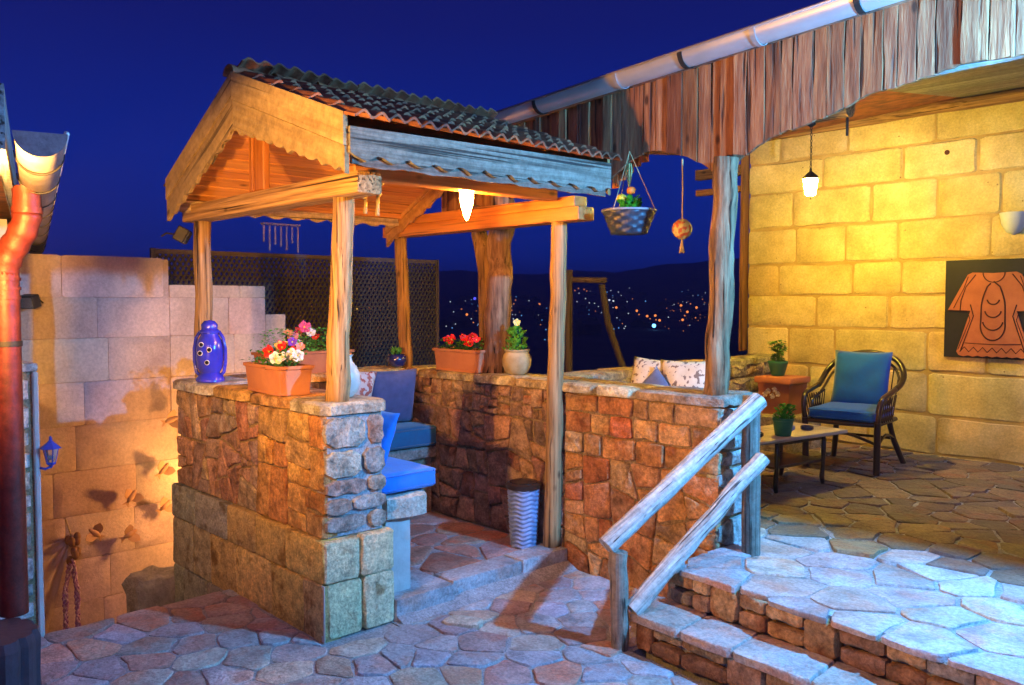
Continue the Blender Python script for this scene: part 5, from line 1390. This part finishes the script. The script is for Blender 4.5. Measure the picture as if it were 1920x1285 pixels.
sp_ = thing('square_planter', 'large square terracotta planter with relief flowers standing at the end of the low wall', 'planter', (-.27, 4.62, .64)); frame((-.27, 4.62, .64))
def taper(x0, z0, x1, z1): return ([(s*x, t*x, z) for x, z in ((x0, z0), (x1, z1)) for s, t in ((-1, -1), (1, -1), (1, 1), (-1, 1))], [(0, 3, 2, 1), (4, 5, 6, 7), (0, 1, 5, 4), (1, 2, 6, 5), (2, 3, 7, 6), (3, 0, 4, 7)])
obj('box', taper(.125, 0, .150, .27), M['terra'], sp_, color=(.75, .65, .65)); obj('rim', box(-.172, .172, -.172, .172, .265, .318, .012, 2), M['terra'], sp_, smooth=True, ang=35, color=(1.0, .85, .8))
r6 = random.Random(3)
for x, z in ((-.04, .20), (.02, .215), (-.07, .17), (.05, .18), (.0, .16)):
    obj('relief_flower', flower((x, -.150+.0-.004+(z-.27)*-.0, z), .026, (0, -1, -.05), r6), M['petal'], sp_, color=(.62, .45, .42))
noframe()
sl = thing('stone_ledge', 'low shaded stone ledge under the square terracotta planter', 'ledge', (-.3, 4.6, .34))
rg = random.Random(77)
obj('block', stone(roundoff([(-.52, 4.38), (-.06, 4.38), (-.06, 4.95), (-.52, 4.95)], rg, .08, .01), (vv(0, 0, .638), EX, EY, EZ), .32, rg, .015, .004, 0, .001), M['stone'], sl, smooth=True, ang=35, color=(.4, .34, .24))
# dishes
def dish(label, loc, r, m):
    t = thing('ashtray', label, 'ashtray', loc); frame(loc)
    obj('bowl', lathe([(r*.8, 0), (r, .008), (r, .026), (r*.88, .028), (r*.78, .010), (.0001, .008)], 24), m, t, smooth=True, ang=40); noframe()
dish('small black ashtray at the near end of the coffee table', (.51, 2.93, .709), .042, M['metal_dark'])
dish('dark blue glass ashtray at the far end of the coffee table', (.585, 3.45, .709), .045, M['navycer'])
bl = thing('folded_cloth', 'small light blue folded cloth behind the green pot on the coffee table', 'cloth', (.50, 3.33, .709)); frame((.49, 3.34, .709), .3)
obj('fold', soft_box(-.05, .05, -.05, .05, .0, .028, 3, .008), M['fab_slate'], bl, smooth=True, color=(1.5, 2.3, 2.8)); noframe()
# seat with pillows behind the long wall
sb2 = thing('veranda_bench', 'built in seat behind the long stone wall, hidden but for the pillows on it', 'bench', (.4, 2.2, .34))
obj('seat', box(-.30, .72, 1.99, 2.42, .34, .80, .01), M['tufa'], sb2)
cushion('pillow', 'cream pillow lying tilted on the seat behind the wall, left of the spotted one', pillow_vf(.42, .42, .13, pose((.24, 2.20, 1.035), .05, -.2, .05), seed=11), M['fab_floral'], 'pillow')
cushion('pillow', 'cream pillow with dark sprigs next to the round veranda post', pillow_vf(.42, .44, .13, pose((.52, 2.12, 1.035), -.06, -.12, -.04), seed=12), M['fab_floral'], 'pillow', color=(1, .95, .8))
cushion('pillow', 'grey brown pillow corner poking up between the two cream pillows', pillow_vf(.26, .26, .10, pose((.36, 2.03, 1.03), .0, -.1, PI/4), seed=13), M['fab_slate'], 'pillow', color=(1.6, 1.2, .8))

# ================================================================== PICTURE: carved garment on a black board
pc_ = thing('carved_picture', 'black board with an orange carved clay garment relief hanging on the block wall', 'picture', (1.18, 5.24, 1.155))
obj('board', box(.822, 1.56, 5.215, 5.243, 1.152, 1.928, .003), M['panel_black'], pc_)
cx, cz = 1.185, 1.155
half = [(.0, .665), (.155, .672), (.19, .655), (.335, .372), (.165, .366), (.262, .045), (.245, .018)]
outl = [(cx+x, 5.213, cz+z) for x, z in half]+[(cx-x, 5.213, cz+z) for x, z in half[::-1][:-1]]
# ragged hem
hem = [(cx+.245-.49*k/14, 5.213, cz+.018-(.010 if k % 2 else 0)) for k in range(1, 14)]
outl = [(cx+x, 5.213, cz+z) for x, z in half]+hem+[(cx-x, 5.213, cz+z) for x, z in half[::-1][:-1]]
obj('garment', plate(outl[::-1] if 0 else outl[::-1], (0, 1, 0), .0) if 0 else plate([(a, 5.199, c) for a, b, c in outl[::-1]], (0, -1, 0), .015), M['carved'], pc_)
def line(pts, r=.0042): obj('carved_line', ring_path([(cx+x, 5.198, cz+z) for x, z in pts], r, 6), M['carve_line'], pc_, smooth=True)
arc = lambda x0, z0, rx, rz_, a0, a1, n=14: [(x0+rx*math.cos(math.radians(a0+(a1-a0)*k/n)), z0+rz_*math.sin(math.radians(a0+(a1-a0)*k/n))) for k in range(n+1)]
line(arc(0, .668, .078, .075, 180, 360))
line([(-.02, .585)]+[(-.035-.05*math.sin(t*1.6), .585-t*.20) for t in [k/8 for k in range(1, 9)]]+arc(0, .255, .088, .115, 170, 370, 18)+[(.035+.05*math.sin(t*1.6), .585-t*.20) for t in [k/8 for k in range(8, 0, -1)]]+[(.0, .60)], .0055)
for z0, rx, rz_ in ((.44, .045, .05), (.355, .060, .065), (.275, .074, .085)): line(arc(0, z0+.03, rx, rz_, 195, 345), .0055)
for s in (1, -1):
    line([(s*.13, .655), (s*.20, .56), (s*.235, .45), (s*.24, .37)]); line([(s*.185, .64), (s*.215, .55), (s*.29, .39)], .003)
    line([(s*.165, .42), (s*.14, .33), (s*.175, .22), (s*.23, .05)]); line([(s*.185, .37), (s*.165, .30), (s*.20, .2), (s*.25, .06)], .003)
    line([(s*.335, .375), (s*.165, .368)], .003)
line([(-.235+.47*k/14, .045+(.038 if k % 2 else 0)) for k in range(15)]); line([(-.20, .115), (0, .108), (.20, .115)], .003)

# ================================================================== WALL BIRDS
def bird_vf():
    # flying swallow-like clay dove, wings half raised; faces +y
    Vb, Fb = ring_path([(0, -.050, 0), (0, -.035, .002), (0, -.010, .004), (0, .020, .004), (0, .036, .010), (0, .048, .014), (0, .060, .012)], [.006, .016, .026, .022, .014, .013, .002], 9)
    def wing(s):
        P = [(s*.008, .030, .008), (s*.042, .048, .030), (s*.078, .034, .045), (s*.070, .002, .040), (s*.052, -.022, .030), (s*.030, -.030, .018), (s*.008, -.028, .008)]
        return plate([p for p in (P if s < 0 else P[::-1])], (0, 0, 1), .006)
    tail = plate([(-.006, -.040, .002), (-.028, -.082, .0), (0, -.068, .0), (.028, -.082, .0), (.006, -.040, .002)], (0, 0, 1), .006)
    return (Vb, Fb), wing(1), wing(-1), tail
bl_ = ['highest clay bird on the pink wall, right beside the parapet', 'second highest clay bird, just left of the parapet', 'clay bird in the middle of the flock, upper of the two on the left side', 'clay bird low beside the parapet edge above the rock',
       'palest clay bird, farthest left on the pink wall', 'lowest clay bird at the centre of the pink wall']
bpos = [(.49, .683, .3), (.422, .305, .9), (.178, .128, 1.0), (.429, .018, .7), (-.086, -.102, 2.4), (.16, -.156, .5)]
proto = None
for i, ((y, z, r_), lab) in enumerate(zip(bpos, bl_)):
    loc = (XW+.07, y, z)
    if proto is None:
        proto = thing('clay_bird', lab, 'bird ornament', loc, 0, 'clay birds flying up the pink wall')
        frame(loc)
        B, w1, w2, tl = bird_vf()
        Mr = Matrix.Rotation(PI/2, 4, 'Y')   # belly to the wall, facing out
        def tf(vf): return xform(xform(vf, Matrix.Scale(.98, 4)), Mr)
        obj('body', tf(B), M['terra'], proto, smooth=True, color=(.95, 1.4, 1.9)); obj('wing', tf(w1), M['terra'], proto, color=(.95, 1.4, 1.9)); obj('wing', tf(w2), M['terra'], proto, color=(.95, 1.4, 1.9)); obj('tail', tf(tl), M['terra'], proto, color=(.95, 1.4, 1.9))
        noframe(); proto.rotation_euler = (r_, 0, 0)
    else:
        c = copy_tree(proto, loc, 0, lab); c.rotation_euler = (r_, 0, 0)
# cloth with braided cords hanging at the foot of the wall
cdt = thing('hanging_cloth', 'pale pinkish cloth draped from a knot low on the pink wall at the left', 'cloth', (XW+.06, -.35, -1.0))
V, F = [], []
for i in range(15):
    for j in range(19):
        u, v = i/14, j/18          # u: from knot outward, v across
        top = vv(XW+.07, -.245, -.10); bl0 = vv(XW+.14, -1.10, -.15); br0 = vv(XW+.10, -.62, -1.35)
        q = top.lerp(bl0.lerp(br0, v), u)
        q += vv(.035*math.sin(v*20+u*3)*u+.10*u*(1-u), 0, -.08*u*(1-u))
        V.append(tuple(q))
for i in range(14):
    for j in range(18): F.append((i*19+j, i*19+j+1, (i+1)*19+j+1, (i+1)*19+j))
obj('drape', (V, F), M['cloth_pink'], cdt, smooth=True)
bc = thing('braided_cords', 'two purple and white braided cords hanging from a brown knot on the pink wall', 'cords', (XW+.09, -.25, -1.0))
for dy, L in ((-.045, 1.0), (.035, 1.0)):
    for ph in (0, 2.1, 4.2):
        pts = [(XW+.11+.012*math.cos(k*.75+ph), -.26+dy*min(k/8, 1)+.014*math.sin(k*.75*2+ph), -.25-.028*k) for k in range(38)]
        obj('strand', ring_path(pts, .009, 6), M['cord'], bc, smooth=True, color=(1, 1, 1))
V, F = join(*[ball((XW+.10+rnd.uniform(-.01, .03), -.25+rnd.uniform(-.035, .035), -.28+rnd.uniform(0, .18)), .026, 8, 6, 1.4) for k in range(9)])
obj('knot', (V, F), M['terra'], bc, smooth=True, color=(.45, .6, .7))['kind'] = 'stuff'
obj('hanger', ring_path([(XW+.08, -.24, -.12), (XW+.06, -.275, .03)], .006, 6), M['rope'], bc)
# rough boulder at the stairwell edge
bd = thing('boulder', 'rough dark boulder with pale flat top in the stairwell beside the ashlar base', 'boulder', (-2.06, -.02, -1.6))
V, F = [], []
rgb = random.Random(8); n = 26
prof_ = [(1.05, -1.6), (1.05, -.9), (1.0, -.5), (1.08, -.25), (.96, -.08), (1.0, .0), (.86, .045), (.4, .055)]
for i, (r, z) in enumerate(prof_):
    for k in range(n):
        a = 2*PI*k/n; q = Vector((math.cos(a), math.sin(a), z*2.2))
        rr = r*.15*(1+.35*noise.noise(q*1.6)+.14*noise.noise(q*5))
        V.append((-2.08+rr*math.cos(a)*1.2, -.03+rr*math.sin(a)*1.15, z-.215+.02*noise.noise(q*3)))
for i in range(len(prof_)-1):
    for k in range(n): k2 = (k+1) % n; F.append((i*n+k, i*n+k2, (i+1)*n+k2, (i+1)*n+k))
F.append(tuple(range((len(prof_)-1)*n, len(prof_)*n)))
obj('rock', (V, F), M['rock'], bd, smooth=True, ang=28)
# loose cobble and scrap on the patio
cb = thing('raised_cobble', 'single pale cobble standing proud of the patio near the kerb', 'stone', (.30, .56, .0))
rg = random.Random(5)
q = [(.235, .50), (.40, .60), (.355, .685), (.20, .60)]
obj('block', stone(roundoff(q, rg, .18, .006), (vv(0, 0, .030), EX, EY, EZ), .035, rg, .012, .004, 0, .002), M['flag'], cb, smooth=True, ang=40, color=(.55, .48, .36))

# ================================================================== BEYOND: swing frame, houses, town lights
sf = thing('timber_frame', 'pinkish timber frame with a leaning brace standing outside beyond the gazebo', 'frame', (-2.6, 4.6, -2))
FW = M['frame_wood']
obj('post', ring_path([(-2.70, 4.52, -2.0), (-2.70, 4.52, 1.93)], .042, 8), FW, sf, grain='z', smooth=True, color=(.5, .5, .6))
obj('post', ring_path([(-1.6, 5.65, -2.0), (-2.40, 4.80, 1.38), (-2.45, 4.76, 1.78)], .036, 8), FW, sf, grain='z', smooth=True, color=(.5, .5, .6))
obj('crossbar', ring_path([(-2.70, 4.52, 1.83), (-2.42, 4.80, 1.82)], .030, 8), FW, sf, grain='x', smooth=True, color=(.6, .55, .65))
rg = random.Random(15)
V, F = [], []
def vhouse(x, y, z, w, d, h, a):
    Mx = Matrix.Translation(Vector((x, y, z))) @ Matrix.Rotation(a, 4, 'Z')
    v, f = box(-w/2, w/2, -d/2, d/2, -6, h); v += [(-w/2, 0, h+w*.2), (w/2, 0, h+w*.2)]
    f = f+[(4, 5, 9, 8), (6, 8, 9, 7), (4, 8, 6), (5, 7, 9)]
    n0 = len(V); V.extend([tuple(Mx @ Vector(q)) for q in v]); F.extend([tuple(i+n0 for i in q) for q in f])
for k in range(170):
    r = rg.uniform(330, 1500); a = math.radians(rg.uniform(100, 165))
    x, y = CAM.x+r*math.cos(a), CAM.y+r*math.sin(a)
    vhouse(x, y, zr(r), rg.uniform(9, 18), rg.uniform(8, 12), rg.uniform(3, 7), rg.uniform(0, 3))
o = obj('distant_houses', (V, F), M['house_wall']); meta(o, 'unlit houses of the far off town in the dark valley', 'houses', kind='stuff')
TL = [(-855,686,1.2,'w'),(-872,713,2.6,'w'),(-854,710,1.9,'w'),(-909,773,5.6,'B'),(-711,586,-6.8,'o'),(-600,501,-10.5,'O'),(-664,537,-8.9,'w'),(-519,421,-12.9,'w'),(-465,378,-14.4,'w'),(-424,342,-15.4,'b'),(-558,456,-11.8,'w'),(-526,444,-12.5,'w'),(-475,403,-13.9,'o'),(-563,450,-11.8,'b'),(-488,401,-13.7,'b'),(-444,353,-15.0,'w'),(-787,720,-0.2,'o'),(-815,754,1.9,'o'),(-760,709,-1.4,'o'),(-678,623,-6.8,'O'),(-660,613,-7.8,'o'),(-574,530,-10.5,'O'),(-503,469,-12.5,'w'),(-720,660,-4.3,'o'),(-834,781,3.3,'o'),(-810,783,2.6,'w'),(-729,722,-2.0,'O'),(-699,682,-4.3,'w'),(-557,548,-10.5,'w'),(-548,521,-11.0,'b'),(-369,372,-15.8,'b'),(-298,300,-17.5,'b'),(-1774,1642,70.0,'w'),(-1767,1650,70.0,'w'),(-1721,1621,67.0,'w'),(-1751,1666,70.0,'w'),(-1743,1675,70.0,'w'),(-1736,1681,70.0,'w'),(-1691,1652,67.0,'w'),(-1721,1696,70.0,'w'),(-1710,1706,69.9,'w'),(-1042,1121,21.0,'o'),(-947,1029,15.0,'w'),(-1070,1176,23.7,'o'),(-1007,1114,19.7,'o'),(-985,1098,18.5,'w'),(-1112,1206,26.5,'o'),(-1604,1795,69.4,'w'),(-1596,1800,69.4,'w'),(-1004,1153,21.0,'w'),(-945,1096,17.2,'b'),(-1107,1311,30.7,'w'),(-930,1108,17.2,'w'),(-1279,1582,48.6,'W'),(-1160,1453,38.8,'w'),(-1171,1485,40.5,'w'),(-1036,1266,26.3,'w'),(-993,1162,20.9,'w'),(-1089,1258,27.8,'b'),(-744,805,1.2,'w'),(-702,768,-1.4,'w'),(-713,794,-0.2,'w'),(-699,788,-0.8,'w'),(-726,841,1.9,'W'),(-743,867,3.3,'W'),(-719,847,1.9,'W'),(-696,847,1.2,'w'),(-687,873,1.9,'b'),(-683,802,-0.8,'w'),(-615,730,-5.3,'O'),(-529,634,-9.5,'O'),(-514,628,-9.8,'w'),(-458,545,-12.0,'w'),(-557,694,-8.1,'O'),(-490,614,-10.4,'o'),(-461,589,-11.2,'O'),(-463,603,-10.9,'O'),(-401,528,-13.0,'O'),(-433,582,-11.7,'w'),(-353,459,-14.8,'S'),(-604,697,-6.8,'w'),(-407,474,-13.9,'w'),(-364,427,-15.1,'b'),(-344,407,-15.6,'b'),(-351,420,-15.4,'b'),(-344,417,-15.5,'w'),(-362,440,-15.0,'w'),(-652,900,1.9,'o'),(-588,813,-3.1,'O'),(-499,701,-8.8,'O'),(-547,785,-5.2,'O'),(-394,548,-12.8,'O'),(-410,588,-11.9,'o'),(-449,650,-10.3,'b'),(-601,850,-1.4,'o'),(-444,620,-10.9,'o'),(-841,479,-4.7,'O'),(-778,497,-6.7,'Y'),(-692,454,-9.5,'w'),(-712,478,-8.8,'Y'),(-902,622,1.2,'O'),(-853,594,-1.4,'o'),(-801,561,-4.2,'o'),(-861,630,-0.1,'w'),(-826,567,-3.1,'o'),(-409,534,-12.8,'o'),(-425,547,-12.4,'o'),(-588,710,-6.8,'b'),(-645,734,-4.3,'w'),(-801,884,5.6,'w'),(-518,684,-8.8,'o')]
LC = {'w': ((.75, .85, 1.0), .9), 'W': ((.85, .92, 1.0), 1.5), 'o': ((1.0, .30, .08), 1.1), 'O': ((1.0, .28, .06), 1.9), 'b': ((.15, .45, 1.0), 1.0), 'B': ((.10, .10, 1.0), 2.2), 'Y': ((1.0, .55, .08), 1.6), 'S': ((.12, .42, 1.0), 3.0)}
LM = {k: emit('town_light_'+{'w': 'white', 'W': 'bright_white', 'o': 'orange', 'O': 'bright_orange', 'b': 'blue', 'B': 'deep_blue', 'Y': 'yellow', 'S': 'blue_flood'}[k], v[0], {'w': .8, 'W': 1.2, 'o': .9, 'O': 1.6, 'b': .9, 'B': 2.0, 'Y': 1.3, 'S': 6}[k]) for k, v in LC.items()}
LAB = {'W': 'bright white street light in the middle of the dark town', 'O': 'large orange street light in the dark valley town', 'Y': 'yellow street light seen through the lattice screen', 'B': 'deep blue light in the town beside the forked trunk', 'S': 'brilliant blue floodlight in the valley below the town'}
small = {}
ORD = 'first second third fourth fifth sixth seventh eighth ninth tenth eleventh twelfth thirteenth fourteenth fifteenth sixteenth seventeenth eighteenth'.split()
for x, y, z, k in TL:
    r = math.hypot(x-CAM.x, y-CAM.y)
    rad = r*.00075*LC[k][1]
    vf = ball((x, y, z), rad, 8, 6)
    if k in LAB:
        base = zr(r); lab_ = LAB[k]
        same = sorted([q for q in TL if q[3] == k], key=lambda q: -math.atan2(q[1]-CAM.y, q[0]-CAM.x))
        if len(same) > 1: lab_ = f'{ORD[same[::-1].index((x, y, z, k))]} {LAB[k]}, counted from the left'
        t = thing('street_light', lab_, 'street light', (x, y, base), 0, None if k in 'BS' else 'street lights of the town in the valley')
        obj('bulb', vf, LM[k], t, smooth=True)
        obj('mast', ring_path([(x, y, base-3), (x, y, z)], rad*.12, 5), M['metal_dark'], t)
    else: small.setdefault(k, []).append(vf)
rg = random.Random(99)
for c0, c1, r0, r1, n_, ks in ((129, 140, 480, 1300, 70, 'wob'), (121, 127, 500, 1150, 70, 'oow'), (117, 126, 1000, 2000, 80, 'wwbo'), (112, 121, 450, 900, 60, 'oow'), (141, 160, 700, 1200, 14, 'o'), (120, 140, 2200, 2500, 16, 'w')):
    for i in range(n_):
        r = rg.uniform(r0, r1); a = math.radians(rg.uniform(c0, c1)); k = rg.choice(ks)
        small.setdefault(k, []).append(ball((CAM.x+r*math.cos(a), CAM.y+r*math.sin(a), zr(r)+rg.uniform(3, 9)), r*.00042*rg.uniform(.6, 1.5), 6, 4))
for k, l in small.items():
    o = obj('town_lights', join(*l), LM[k], smooth=True); meta(o, {'w': 'scatter of small white lights of the town on the dark hills', 'o': 'scatter of small orange lights of the town', 'b': 'scatter of small pale blue lights of the town'}[k], 'town lights', kind='stuff')
print('patio', npat, 'terrace', nt_, 'objects', len(bpy.data.objects))
# ---- air: pale haze between the terrace and the far hills
hm = bpy.data.materials.new('evening_haze'); hm.use_nodes = True; hn = hm.node_tree; hn.nodes.clear()
ho = hn.nodes.new('ShaderNodeOutputMaterial'); hv = hn.nodes.new('ShaderNodeVolumePrincipled')
hv.inputs['Color'].default_value = (.92, .94, 1, 1); hv.inputs['Density'].default_value = HAZE
hn.links.new(hv.outputs[0], ho.inputs['Volume'])
hz = obj('haze', box(CAM.x-8100, CAM.x+8100, CAM.y-8100, CAM.y+8100, -60, 110), hm); hz['kind'] = 'stuff'
S.cycles.volume_bounces = 0
